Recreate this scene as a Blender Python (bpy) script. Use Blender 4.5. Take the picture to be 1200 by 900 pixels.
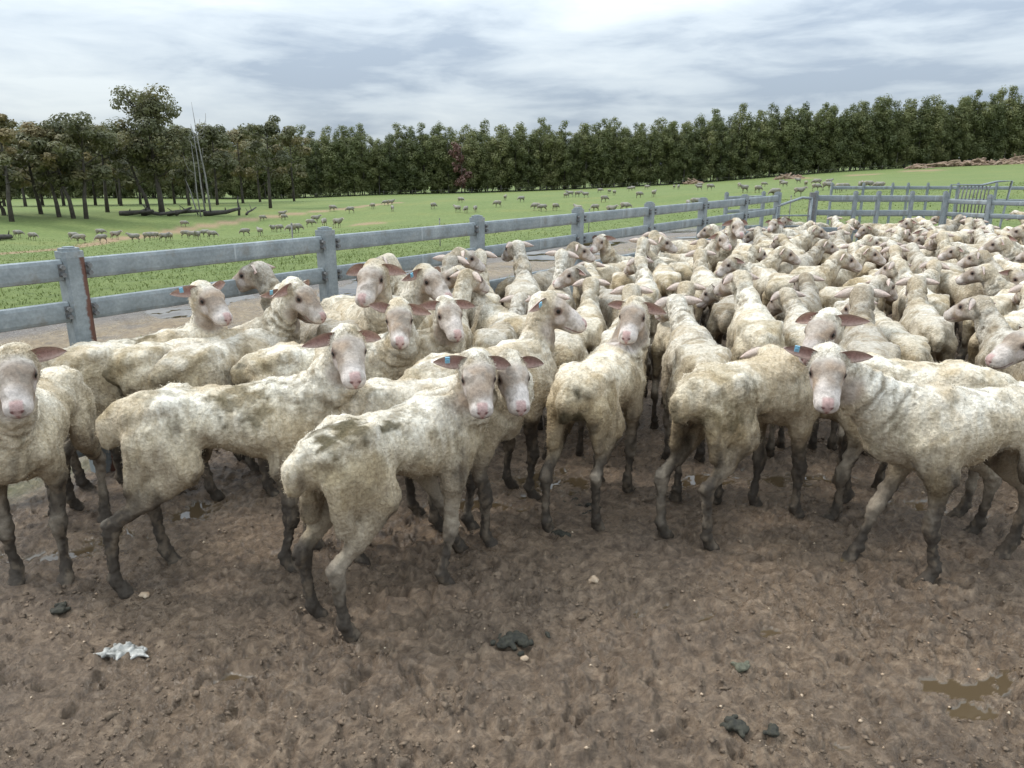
import bpy, math, random
import numpy as np
from mathutils import Vector, Matrix

R = math.radians
rnd = random.Random(7)
for o in list(bpy.data.objects):
    bpy.data.objects.remove(o, do_unlink=True)
scene = bpy.context.scene
col = scene.collection

# ------------------------------------------------------------------ camera
H, PITCH, F = 1.55, R(16.0), 880.0
cam_d = bpy.data.cameras.new('camera')
cam_d.sensor_width = 36.0
cam_d.lens = 36.0 * F / 1200.0
cam_d.clip_start, cam_d.clip_end = 0.05, 4000
cam = bpy.data.objects.new('camera', cam_d)
cam.location = (0, 0, H)
cam.rotation_euler = (R(90) - PITCH, 0, 0)
col.objects.link(cam)
scene.camera = cam

# ------------------------------------------------------------------ sky (overcast)
SUN_EL, SUN_AZ = R(50), R(285)          # azimuth clockwise from +Y
world = bpy.data.worlds.new('World')
scene.world = world
world.use_nodes = True
nt = world.node_tree
nt.nodes.clear()
def N(tree, typ, **kw):
    n = tree.nodes.new(typ)
    for k, v in kw.items():
        if k.startswith('i_'):
            key = k[2:]
            key = int(key) if key.isdigit() else key.replace('_', ' ')
            n.inputs[key].default_value = v
        else:
            setattr(n, k, v)
    return n
def L(tree, a, ao, b, bi):
    tree.links.new(a.outputs[ao], b.inputs[bi])
SKY = (2.1, (6.8, 9.24, 3.08))
wout = N(nt, 'ShaderNodeOutputWorld')
sky = N(nt, 'ShaderNodeTexSky', sky_type='NISHITA')
sky.sun_disc = False
sky.sun_elevation, sky.sun_rotation = SUN_EL, SUN_AZ
bg_sky = N(nt, 'ShaderNodeBackground', i_Strength=0.10)
L(nt, sky, 'Color', bg_sky, 'Color')
tc = N(nt, 'ShaderNodeTexCoord')
sep = N(nt, 'ShaderNodeSeparateXYZ'); L(nt, tc, 'Generated', sep, 'Vector')
zc = N(nt, 'ShaderNodeMath', operation='MAXIMUM', i_1=0.0); L(nt, sep, 'Z', zc, 0)
cmb = tc
n1 = N(nt, 'ShaderNodeTexNoise', i_Scale=SKY[0], i_Detail=5.0, i_Roughness=0.48, i_Distortion=0.3)
mp1 = N(nt, 'ShaderNodeMapping'); mp1.inputs['Location'].default_value = SKY[1]; mp1.inputs['Scale'].default_value = (1.0, 1.0, 5.0)
L(nt, tc, 'Generated', mp1, 0); L(nt, mp1, 0, n1, 'Vector')
n2 = N(nt, 'ShaderNodeTexNoise', i_Scale=6.5, i_Detail=7.0, i_Roughness=0.58, i_Distortion=0.3)
L(nt, mp1, 0, n2, 'Vector')
mix12 = N(nt, 'ShaderNodeMath', operation='MULTIPLY_ADD', i_1=0.36); L(nt, n2, 0, mix12, 0)
sc1 = N(nt, 'ShaderNodeMath', operation='MULTIPLY', i_1=0.64); L(nt, n1, 0, sc1, 0); L(nt, sc1, 0, mix12, 2)
ramp = N(nt, 'ShaderNodeValToRGB')
e = ramp.color_ramp.elements
e[0].position = 0.42; e[0].color = (0.29, 0.345, 0.415, 1)
e[1].position = 0.62; e[1].color = (0.55, 0.598, 0.622, 1)
m = e.new(0.50); m.color = (0.43, 0.485, 0.535, 1)
L(nt, mix12, 0, ramp, 0)
# an overcast sky is about three times as bright overhead as at the horizon
zen = N(nt, 'ShaderNodeMath', operation='MULTIPLY_ADD', i_1=2.6, i_2=0.82); L(nt, zc, 0, zen, 0)
bg_cl = N(nt, 'ShaderNodeBackground'); L(nt, ramp, 0, bg_cl, 'Color'); L(nt, zen, 0, bg_cl, 'Strength')
mixw = N(nt, 'ShaderNodeMixShader', i_0=0.93)
L(nt, bg_sky, 0, mixw, 1); L(nt, bg_cl, 0, mixw, 2); L(nt, mixw, 0, wout, 'Surface')

sun_d = bpy.data.lights.new('sun', 'SUN')
sun_d.energy, sun_d.angle, sun_d.color = 1.5, R(14), (1.0, 0.955, 0.89)
sun = bpy.data.objects.new('sun', sun_d)
sd = Vector((math.sin(SUN_AZ) * math.cos(SUN_EL), math.cos(SUN_AZ) * math.cos(SUN_EL), math.sin(SUN_EL)))
sun.rotation_euler = sd.to_track_quat('Z', 'Y').to_euler()
col.objects.link(sun)

vs = scene.view_settings
vs.view_transform, vs.look, vs.exposure, vs.gamma = 'Standard', 'None', 0.55, 1.0
vs.use_curve_mapping = False

# ------------------------------------------------------------------ pixel -> world
def ray(px, py):
    x, y = (px - 600) / F, -(py - 450) / F
    c, s = math.cos(PITCH), math.sin(PITCH)
    return np.array([x, c + y * s, -s + y * c])
def on_z(px, py, z):
    d = ray(px, py)
    t = (z - H) / d[2]
    return np.array([0, 0, H]) + d * t
def at_dist(px, py, dist):
    d = ray(px, py)
    return np.array([0, 0, H]) + d * (dist / math.hypot(d[0], d[1]))

# ------------------------------------------------------------------ noise
_prm = np.random.RandomState(3)
_P = _prm.permutation(256); _P = np.concatenate([_P, _P, _P])
_G = _prm.normal(size=(256, 3)); _G /= np.linalg.norm(_G, axis=1)[:, None]
def perlin(p):
    p = np.asarray(p, dtype=np.float64)
    i = np.floor(p).astype(np.int64); f = p - i
    u = f * f * f * (f * (f * 6 - 15) + 10)
    i &= 255
    out = 0
    for a in (0, 1):
        wx = u[:, 0] if a else 1 - u[:, 0]
        for b in (0, 1):
            wy = u[:, 1] if b else 1 - u[:, 1]
            for c in (0, 1):
                wz = u[:, 2] if c else 1 - u[:, 2]
                g = _G[_P[_P[_P[(i[:, 0] + a) & 255] + ((i[:, 1] + b) & 255)] + ((i[:, 2] + c) & 255)]]
                d = g[:, 0] * (f[:, 0] - a) + g[:, 1] * (f[:, 1] - b) + g[:, 2] * (f[:, 2] - c)
                out = out + d * wx * wy * wz
    return out * 1.5
def fbm(p, s, octs=3, gain=0.5):
    v, a = 0, 1.0
    for k in range(octs):
        v = v + a * perlin(p * s + 17.3 * k); a *= gain; s *= 2.03
    return v
def sst(a, b, x):
    t = np.clip((x - a) / (b - a), 0, 1)
    return t * t * (3 - 2 * t)

# ------------------------------------------------------------------ object helpers
def tag(o, label=None, cat=None, group=None, kind=None):
    if label: o['label'] = label
    if cat: o['category'] = cat
    if group: o['group'] = group
    if kind: o['kind'] = kind
    return o
def mesh_np(name, V, Fq, smooth=True):
    """V (n,3); Fq list of arrays of faces (k,3) or (k,4)"""
    me = bpy.data.meshes.new(name)
    if not isinstance(Fq, (list, tuple)): Fq = [Fq]
    Fq = [f for f in Fq if len(f)]
    me.vertices.add(len(V)); me.vertices.foreach_set('co', np.asarray(V, dtype=np.float32).ravel())
    idx = np.concatenate([f.ravel() for f in Fq]).astype(np.int32)
    tot = np.concatenate([np.full(len(f), f.shape[1]) for f in Fq]).astype(np.int32)
    st = np.concatenate([[0], np.cumsum(tot)[:-1]]).astype(np.int32)
    me.loops.add(len(idx)); me.loops.foreach_set('vertex_index', idx)
    me.polygons.add(len(tot)); me.polygons.foreach_set('loop_start', st); me.polygons.foreach_set('loop_total', tot)
    me.polygons.foreach_set('use_smooth', np.full(len(tot), smooth, dtype=bool))
    me.update(calc_edges=True); me.validate()
    return me
def add_attr(me, name, C):
    a = me.attributes.new(name, 'FLOAT_COLOR', 'POINT')
    C = np.asarray(C, dtype=np.float32)
    if C.shape[1] == 3: C = np.hstack([C, np.ones((len(C), 1), np.float32)])
    a.data.foreach_set('color', C.ravel())
def link(name, me, mat=None, parent=None, loc=None):
    o = bpy.data.objects.new(name, me); col.objects.link(o)
    if mat and me is not None and not me.materials: me.materials.append(mat)
    if parent: o.parent = parent
    if loc is not None: o.location = loc
    return o
class MB:
    def __init__(s): s.V, s.F, s.n = [], [], 0
    def add(s, V, F):
        s.V.append(np.asarray(V, float)); s.F += [tuple(i + s.n for i in f) for f in F]; s.n += len(V); return s
    def box(s, c, size, rz=0, bev=0.0):
        x, y, z = [d / 2 for d in size]; b = bev
        if b <= 0:
            V = [(sx * x, sy * y, sz * z) for sz in (-1, 1) for sx, sy in ((-1, -1), (1, -1), (1, 1), (-1, 1))]
            Fs = [(3, 2, 1, 0), (4, 5, 6, 7)] + [(i, (i + 1) % 4, (i + 1) % 4 + 4, i + 4) for i in range(4)]
        else:   # chamfered along the vertical/long edges
            ring = [(-x + b, -y), (x - b, -y), (x, -y + b), (x, y - b), (x - b, y), (-x + b, y), (-x, y - b), (-x, -y + b)]
            V = [(px, py, -z) for px, py in ring] + [(px, py, z) for px, py in ring]
            Fs = [tuple(range(7, -1, -1)), tuple(range(8, 16))] + [(i, (i + 1) % 8, (i + 1) % 8 + 8, i + 8) for i in range(8)]
        V = np.array(V); cz, sz_ = math.cos(rz), math.sin(rz)
        V = np.stack([V[:, 0] * cz - V[:, 1] * sz_, V[:, 0] * sz_ + V[:, 1] * cz, V[:, 2]], 1) + np.array(c)
        return s.add(V, Fs)
    def tube(s, pts, rad, k=6, cap=True):
        pts = np.array(pts, float); n = len(pts)
        if np.isscalar(rad): rad = [rad] * n
        Vs = []
        for i in range(n):
            d = pts[min(i + 1, n - 1)] - pts[max(i - 1, 0)]; d = d / (np.linalg.norm(d) + 1e-9)
            a = np.cross(d, (0, 0, 1.0) if abs(d[2]) < 0.9 else (1.0, 0, 0)); a /= np.linalg.norm(a); b = np.cross(d, a)
            for j in range(k):
                t = 2 * math.pi * j / k
                Vs.append(pts[i] + rad[i] * (math.cos(t) * a + math.sin(t) * b))
        Fs = [(i * k + j, i * k + (j + 1) % k, (i + 1) * k + (j + 1) % k, (i + 1) * k + j) for i in range(n - 1) for j in range(k)]
        if cap: Fs += [tuple(range(k - 1, -1, -1)), tuple(range((n - 1) * k, n * k))]
        return s.add(Vs, Fs)
    def mesh(s, name, smooth=False):
        me = bpy.data.meshes.new(name)
        me.from_pydata([tuple(v) for v in np.vstack(s.V)], [], s.F); me.update()
        if smooth: me.polygons.foreach_set('use_smooth', [True] * len(me.polygons))
        return me

# ------------------------------------------------------------------ materials
def mat_new(name):
    m = bpy.data.materials.new(name); m.use_nodes = True
    t = m.node_tree; t.nodes.clear()
    out = N(t, 'ShaderNodeOutputMaterial'); b = N(t, 'ShaderNodeBsdfPrincipled')
    L(t, b, 0, out, 0)
    return m, t, b
def rampn(t, src, so, stops):
    r = N(t, 'ShaderNodeValToRGB'); el = r.color_ramp.elements
    while len(el) < len(stops): el.new(0.5)
    for q, (p, c) in zip(el, stops):
        q.position = p; q.color = (c[0], c[1], c[2], 1) if not np.isscalar(c) else (c, c, c, 1)
    L(t, src, so, r, 0); return r
def mixc(t, fac, a, b, mode='MIX'):
    m = N(t, 'ShaderNodeMix', data_type='RGBA', blend_type=mode)
    for val, sock in ((fac, 0), (a, 6), (b, 7)):
        if isinstance(val, tuple) and hasattr(val[0], 'outputs'): t.links.new(val[0].outputs[val[1]], m.inputs[sock])
        elif np.isscalar(val): m.inputs[sock].default_value = val
        else: m.inputs[sock].default_value = (val[0], val[1], val[2], 1)
    return m
def noise_n(t, scale, detail=4, rough=0.55, dist=0.0, coord='Object', vec=None):
    n = N(t, 'ShaderNodeTexNoise', i_Scale=scale, i_Detail=float(detail), i_Roughness=rough, i_Distortion=dist)
    if vec is None:
        c = N(t, 'ShaderNodeTexCoord'); L(t, c, coord, n, 'Vector')
    else: t.links.new(vec[0].outputs[vec[1]], n.inputs['Vector'])
    return n
def bump(t, b, src, so, strength, dist):
    bn = N(t, 'ShaderNodeBump', i_Strength=strength, i_Distance=dist); L(t, src, so, bn, 'Height')
    L(t, bn, 0, b, 'Normal'); return bn

def simple_mat(name, c1, c2, scale, rough=0.8, metal=0.0, bs=0.3, bd=0.01, rnd_amt=0.0):
    m, t, b = mat_new(name)
    n = noise_n(t, scale, 6, 0.6)
    r = rampn(t, n, 0, [(0.3, c1), (0.7, c2)])
    L(t, r, 0, b, 'Base Color')
    b.inputs['Roughness'].default_value = rough; b.inputs['Metallic'].default_value = metal
    bump(t, b, n, 0, bs, bd)
    return m

# sheep -------------------------------------------------------------
def sheep_mat():
    m, t, b = mat_new('sheep_coat')
    a = N(t, 'ShaderNodeAttribute', attribute_name='Col')
    k = N(t, 'ShaderNodeAttribute', attribute_name='Msk')
    sp = N(t, 'ShaderNodeSeparateColor'); L(t, k, 'Color', sp, 0)
    info = N(t, 'ShaderNodeObjectInfo')
    tcn = N(t, 'ShaderNodeTexCoord')
    off = N(t, 'ShaderNodeVectorMath', operation='ADD'); L(t, tcn, 'Object', off, 0)
    vr = N(t, 'ShaderNodeVectorMath', operation='SCALE'); vr.inputs[0].default_value = (13, 7, 29); L(t, info, 'Random', vr, 'Scale'); L(t, vr, 0, off, 1)
    # large stains that differ per animal
    st = noise_n(t, 4.2, 5, 0.62, 0.6, vec=(off, 0))
    str_ = rampn(t, st, 0, [(0.48, 0.0), (0.72, 0.48)])
    stw = N(t, 'ShaderNodeMath', operation='MULTIPLY'); L(t, str_, 0, stw, 0); L(t, sp, 0, stw, 1)
    c1 = mixc(t, (stw, 0), (a, 'Color'), (0.42, 0.325, 0.19))
    g = noise_n(t, 7.5, 6, 0.65, 0.3, vec=(off, 0))
    gr = rampn(t, g, 0, [(0.58, 0.0), (0.76, 0.4)])
    gw = N(t, 'ShaderNodeMath', operation='MULTIPLY'); L(t, gr, 0, gw, 0); L(t, sp, 0, gw, 1)
    c2 = mixc(t, (gw, 0), (c1, 2), (0.26, 0.225, 0.17))
    # fine staple texture
    fn = noise_n(t, 85, 5, 0.72, 0.5, vec=(off, 0))
    fr = rampn(t, fn, 0, [(0.28, 0.66), (0.62, 1.2)])
    mps = N(t, 'ShaderNodeMapping'); mps.inputs['Scale'].default_value = (1, 1, 0.22); L(t, off, 0, mps, 0)
    stn = noise_n(t, 42, 5, 0.65, 0.6, vec=(mps, 0))
    stk = rampn(t, stn, 0, [(0.30, (0.74, 0.69, 0.60)), (0.58, (1.1, 1.1, 1.1))])
    stkm = mixc(t, (sp, 0), (1, 1, 1), (stk, 0))
    c2b = mixc(t, 0.8, (c2, 2), (stkm, 2), 'MULTIPLY')
    c3 = mixc(t, 0.85, (c2b, 2), (fr, 0), 'MULTIPLY')
    # overall tone per animal: cleaner or greyer
    tr = rampn(t, info, 'Random', [(0.0, (0.68, 0.65, 0.62)), (0.35, (1.0, 0.98, 0.95)), (0.7, (0.97, 0.92, 0.84)), (1.0, (1.06, 1.04, 1.0))])
    c4 = mixc(t, (sp, 0), (c3, 2), (1, 1, 1))
    c4.inputs[0].default_value = 0; 
    tm = mixc(t, 1.0, (c3, 2), (tr, 0), 'MULTIPLY')
    c5 = mixc(t, (sp, 0), (c3, 2), (tm, 2))
    L(t, c5, 2, b, 'Base Color')
    rr = N(t, 'ShaderNodeMapRange', i_3=0.95, i_4=0.25); L(t, sp, 1, rr, 0); L(t, rr, 0, b, 'Roughness')
    b.inputs['Specular IOR Level'].default_value = 0.25
    b.inputs['Sheen Weight'].default_value = 0.0
    vz = N(t, 'ShaderNodeTexVoronoi', i_Scale=70.0); t.links.new(off.outputs[0], vz.inputs['Vector'])
    hs = N(t, 'ShaderNodeMath', operation='MULTIPLY_ADD', i_1=0.5); L(t, vz, 'Distance', hs, 0); L(t, fn, 0, hs, 2)
    bs = N(t, 'ShaderNodeBump', i_Distance=0.012)
    bst = N(t, 'ShaderNodeMapRange', i_3=0.35, i_4=0.8); L(t, sp, 0, bst, 0); L(t, bst, 0, bs, 'Strength')
    L(t, hs, 0, bs, 'Height'); L(t, bs, 0, b, 'Normal')
    return m
M_SHEEP = sheep_mat()
M_TAG = simple_mat('blue_tag', (0.16, 0.40, 0.55), (0.28, 0.50, 0.62), 40, 0.4)

def leaf_mat(name, ca, cb, cc):
    m, t, b = mat_new(name)
    at = N(t, 'ShaderNodeAttribute', attribute_name='Col')
    info = N(t, 'ShaderNodeObjectInfo')
    sp = N(t, 'ShaderNodeSeparateColor'); L(t, at, 'Color', sp, 0)
    add = N(t, 'ShaderNodeMath', operation='MULTIPLY_ADD', i_1=0.45); L(t, info, 'Random', add, 0)
    ml = N(t, 'ShaderNodeMath', operation='MULTIPLY', i_1=0.6); L(t, sp, 0, ml, 0); L(t, ml, 0, add, 2)
    r = rampn(t, add, 0, [(0.1, ca), (0.5, cb), (0.95, cc)])
    L(t, r, 0, b, 'Base Color'); b.inputs['Roughness'].default_value = 0.6
    tl = N(t, 'ShaderNodeBsdfTranslucent'); L(t, r, 0, tl, 'Color')
    ms = N(t, 'ShaderNodeMixShader', i_0=0.35)
    out = [n for n in t.nodes if n.type == 'OUTPUT_MATERIAL'][0]
    L(t, b, 0, ms, 1); L(t, tl, 0, ms, 2); L(t, ms, 0, out, 0)
    return m
M_LEAF_PLANT = leaf_mat('plantation_leaves', (0.080, 0.098, 0.036), (0.150, 0.168, 0.060), (0.24, 0.24, 0.10))
M_LEAF_NAT = leaf_mat('gum_leaves', (0.090, 0.096, 0.046), (0.155, 0.155, 0.070), (0.27, 0.205, 0.095))
M_LEAF_DEAD = leaf_mat('dead_leaves', (0.12, 0.06, 0.045), (0.17, 0.09, 0.07), (0.24, 0.15, 0.12))
M_BARK = simple_mat('bark', (0.035, 0.028, 0.024), (0.10, 0.085, 0.07), 3, 0.9, bs=0.6, bd=0.05)
M_BARK_PALE = simple_mat('pale_bark', (0.10, 0.09, 0.08), (0.22, 0.2, 0.18), 3, 0.85)
M_DEADWOOD = simple_mat('dead_wood', (0.13, 0.122, 0.115), (0.30, 0.285, 0.27), 2.5, 0.8)
M_LOG = simple_mat('fallen_wood', (0.03, 0.026, 0.022), (0.09, 0.08, 0.07), 3, 0.9)
M_RUBBLE = simple_mat('cleared_timber', (0.17, 0.11, 0.075), (0.36, 0.265, 0.19), 1.3, 0.9)

def galv_mat(name, rust=False):
    m, t, b = mat_new(name)
    n = noise_n(t, 6, 8, 0.65)
    n2 = noise_n(t, 60, 4, 0.6)
    r = rampn(t, n, 0, [(0.3, (0.175, 0.20, 0.21)), (0.5, (0.24, 0.27, 0.28)), (0.72, (0.34, 0.37, 0.38))])
    r2 = rampn(t, n2, 0, [(0.35, 0.82), (0.65, 1.1)])
    c = mixc(t, 0.8, (r, 0), (r2, 0), 'MULTIPLY')
    # white streaks and splashes of dirt
    tcn = N(t, 'ShaderNodeTexCoord'); mp = N(t, 'ShaderNodeMapping'); mp.inputs['Scale'].default_value = (14, 14, 2.0)
    L(t, tcn, 'Object', mp, 0)
    ns = noise_n(t, 1.0, 5, 0.6, vec=(mp, 0))
    rs = rampn(t, ns, 0, [(0.66, 0.0), (0.74, 0.5)])
    c2 = mixc(t, (rs, 0), (c, 2), (0.62, 0.65, 0.66))
    nd = noise_n(t, 9, 6, 0.7)
    rd = rampn(t, nd, 0, [(0.54, 0.0), (0.72, 0.65)])
    c3 = mixc(t, (rd, 0), (c2, 2), (0.17, 0.15, 0.12))
    last = c3
    if rust:
        sx = N(t, 'ShaderNodeSeparateXYZ'); L(t, tcn, 'Object', sx, 0)
        nr = noise_n(t, 7, 5, 0.7)
        ad = N(t, 'ShaderNodeMath', operation='MULTIPLY_ADD', i_1=0.08); L(t, nr, 0, ad, 0); L(t, sx, 'X', ad, 2)
        rr = rampn(t, ad, 0, [(0.058, 0.0), (0.066, 1.0)])
        last = mixc(t, (rr, 0), (c3, 2), (0.13, 0.058, 0.040))
    L(t, last, 2, b, 'Base Color')
    b.inputs['Metallic'].default_value = 0.12; b.inputs['Roughness'].default_value = 0.55
    bump(t, b, n2, 0, 0.08, 0.004)
    return m
M_GALV = galv_mat('galvanised_steel')
M_GALV_RUST = galv_mat('galvanised_steel_rusty', True)
M_BOLT = simple_mat('bolt_steel', (0.10, 0.10, 0.10), (0.22, 0.22, 0.215), 30, 0.6, 0.2)
M_DUNG = simple_mat('dung', (0.014, 0.013, 0.009), (0.050, 0.046, 0.030), 60, 0.8, bs=0.6)
M_DUNG_PALE = simple_mat('dried_dung', (0.07, 0.07, 0.045), (0.15, 0.145, 0.10), 60, 0.8, bs=0.6)
M_WOOLTUFT = simple_mat('wool_scrap', (0.08, 0.08, 0.07), (0.62, 0.60, 0.55), 30, 0.9, bs=0.9)
M_PEBBLE = simple_mat('pebble', (0.30, 0.17, 0.09), (0.62, 0.52, 0.38), 9, 0.7)
M_HOOF = None

# ------------------------------------------------------------------ fence line (straight, posts evenly spaced)
FB = on_z(122, 552, 0)
_vd = ray(1260, 198); FDIR = np.array([_vd[0], _vd[1], 0]); FDIR /= np.linalg.norm(FDIR)
def project(p):
    v = np.array(p) - np.array([0, 0, H]); c, s = math.cos(PITCH), math.sin(PITCH)
    dep = v[1] * c - v[2] * s; up = v[1] * s + v[2] * c
    return 600 + F * v[0] / dep, 450 - F * up / dep
lo, hi = 0.5, 4.0
for _ in range(40):
    mid = (lo + hi) / 2
    if project(FB + FDIR * mid)[0] < 394: lo = mid
    else: hi = mid
SPC = lo
FNRM = np.array([-FDIR[1], FDIR[0], 0])        # points out of the yard
print('fence', FB, FDIR, 'spacing', SPC)
def fdist(X, Y):
    return (X - FB[0]) * FNRM[0] + (Y - FB[1]) * FNRM[1]
FEND = FB + FDIR * SPC * 7

# ------------------------------------------------------------------ terrain
def pd(px, D): return D * math.hypot(1, (px - 600) / 915)
ctl = []
for px, py, d in ((-250, 262, 80), (0, 250, 92), (200, 246, 100), (330, 243, 106), (250, 275, 76), (100, 283, 68), (-200, 290, 62),
                  (300, 292, 36), (100, 300, 34), (-100, 315, 26), (450, 228, pd(450, 195)), (550, 226, 196), (640, 223, 198), (800, 215.5, pd(800, 199)), (920, 206, pd(920, 200)), (1000, 200, pd(1000, 202)),
                  (1100, 195, pd(1100, 204)), (1200, 189, pd(1200, 206)), (1400, 178, pd(1400, 208)), (330, 233, pd(330, 192)), (100, 232, pd(100, 188)), (-200, 236, pd(-200, 184)),
                  (540, 245, 82), (640, 243, 82), (720, 251, 66), (980, 221, 82), (1020, 219, 84), (880, 222, 86), (760, 226, 110),
                  (660, 228, 120), (440, 240, 105), (450, 262, 66), (560, 262, 52), (800, 243, 46), (1100, 222, 55), (1200, 214, 70), (1350, 214, 60),
                  (650, 270, 30), (850, 243, 36), (1000, 228, 60)):
    ctl.append(at_dist(px, py, d))
for x, y in ((0, 0), (-4, 6), (0, 6), (6, 6), (3, 12), (9, 12), (14, 12), (-8, 0), (-30, 0), (20, 0), (14, 20), (0, -40), (40, -40), (-40, -40), (60, 20)):
    ctl.append(np.array([x, y, 0.0]))
for a in range(-60, 75, 15):
    ctl.append(np.array([math.sin(R(a)) * 900, math.cos(R(a)) * 900, 6.0 if a > 0 else 2.0]))
ctl = np.array(ctl)
def _phi(r): return np.sqrt(r * r + 36.0)
_K = _phi(np.linalg.norm(ctl[:, None, :2] - ctl[None, :, :2], axis=2))
_A = np.block([[_K + 0.6 * np.eye(len(ctl)) * -1, np.ones((len(ctl), 1))], [np.ones((1, len(ctl))), np.zeros((1, 1))]])
_W = np.linalg.solve(_A, np.concatenate([ctl[:, 2], [0]]))
def terrain(X, Y):
    X = np.asarray(X, float); Y = np.asarray(Y, float)
    sh = X.shape; P = np.stack([X.ravel(), Y.ravel()], 1); out = np.zeros(len(P))
    for i in range(0, len(P), 100000):
        q = P[i:i + 100000]
        out[i:i + 100000] = _phi(np.linalg.norm(q[:, None] - ctl[None, :, :2], axis=2)) @ _W[:-1] + _W[-1]
    r = np.hypot(P[:, 0], P[:, 1]); fd = fdist(P[:, 0], P[:, 1])
    out *= np.maximum(sst(16, 34, r), sst(1.5, 9, fd) * sst(8, 20, r))
    return out.reshape(sh)
def hit_terrain(px, py, far=400):
    d = ray(px, py); d = d / math.hypot(d[0], d[1])
    t = np.linspace(10, far, 1600)
    z = H + d[2] * t; g = terrain(d[0] * t, d[1] * t)
    k = np.argmax(z <= g) if np.any(z <= g) else int(np.argmin(np.abs(z - g)))
    return np.array([d[0] * t[k], d[1] * t[k], g[k]])

# puddles in the yard: pixel centre, half sizes along x and y (m), angle
PUD = [(762, 712, 0.10, 0.10, 0.3), (828, 720, 0.11, 0.06, -0.3), (1140, 803, 0.09, 0.035, 0.2), (1102, 797, 0.05, 0.035, 0.2), (1148, 829, 0.07, 0.03, 0.0),
       (1178, 790, 0.05, 0.03, 0.4), (278, 788, 0.07, 0.035, 0.0), (300, 762, 0.05, 0.03, 0.2), (225, 597, 0.13, 0.10, 0.3), (133, 622, 0.12, 0.12, 0.6), (905, 735, 0.08, 0.03, 0), (980, 868, 0.06, 0.03, 0.1),
       (70, 645, 0.2, 0.08, .2), (640, 560, .3, .14, 0), (560, 590, .2, .1, 0), (930, 560, .3, .12, 0), (1080, 590, .3, .1, 0), (820, 560, .3, .12, 0)]
PR_X0, PR_Y0, PR_H = -5.5, 0.8, 0.008
PRINTS = np.zeros((1500, 800))
def stamp_prints():
    rs = np.random.RandomState(11); k = 13; g = (np.arange(-k, k + 1)) * PR_H; GX, GY = np.meshgrid(g, g, indexing='ij')
    for _ in range(2600):
        cx, cy = rs.randint(k, 1500 - k), k + int((800 - 2 * k - 1) * rs.rand() ** 1.3); th = rs.uniform(0, 6.28); sz = rs.uniform(.8, 1.25)
        u = (GX * math.cos(th) + GY * math.sin(th)) / sz; v = (-GX * math.sin(th) + GY * math.cos(th)) / sz
        dep = 0
        for q in (-1, 1):                      # the two toes of a cloven hoof
            r_ = np.sqrt(((u - q * .014) / .014) ** 2 + ((v + .004 * abs(q)) / .031) ** 2); dep = np.maximum(dep, np.clip(1.25 - r_, 0, 1))
        rim = np.exp(-((np.sqrt((u / .036) ** 2 + (v / .042) ** 2) - 1.0) / .22) ** 2)
        PRINTS[cx - k:cx + k + 1, cy - k:cy + k + 1] += rs.uniform(.4, 1) * (-.026 * dep + .009 * rim)
    np.clip(PRINTS, -.034, .02, out=PRINTS)
stamp_prints()
def mud_height(X, Y):
    P = np.stack([X, Y, np.zeros_like(X)], 1)
    fade = sst(16, 5, np.hypot(X, Y))
    big = 0.022 * fbm(P, 1.1, 2)
    W = np.stack([fbm(P + 40, 7, 2), fbm(P + 60, 7, 2), np.zeros_like(X)], 1) * 0.05
    hoof = np.abs(fbm(P + W, 6.5, 2))                      # trampled ridges
    lumps = fbm(P + 5 + W, 12, 2, 0.5)
    fine = np.abs(fbm(P + 9 + W, 21, 2, 0.45))
    mod = 0.55 + 0.45 * sst(-0.25, 0.3, fbm(P + 31, 0.8, 2))
    h = big + mod * (0.030 * (hoof - 0.25) + 0.024 * lumps) + (0.4 + 0.6 * mod) * 0.028 * (fine - 0.2) + 0.010 * np.abs(fbm(P + 77 + W, 44, 1))
    ix = np.clip((X - PR_X0) / PR_H, 0, PRINTS.shape[0] - 1.001); iy = np.clip((Y - PR_Y0) / PR_H, 0, PRINTS.shape[1] - 1.001)
    a, b = ix.astype(int), iy.astype(int); fa, fb = ix - a, iy - b
    pr = PRINTS[a, b] * (1 - fa) * (1 - fb) + PRINTS[a + 1, b] * fa * (1 - fb) + PRINTS[a, b + 1] * (1 - fa) * fb + PRINTS[a + 1, b + 1] * fa * fb
    return (h * (1 - .35 * np.clip(pr * 50, -1, 1) * (pr < 0)) + pr) * np.clip(fade, 0.15, 1)
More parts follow.
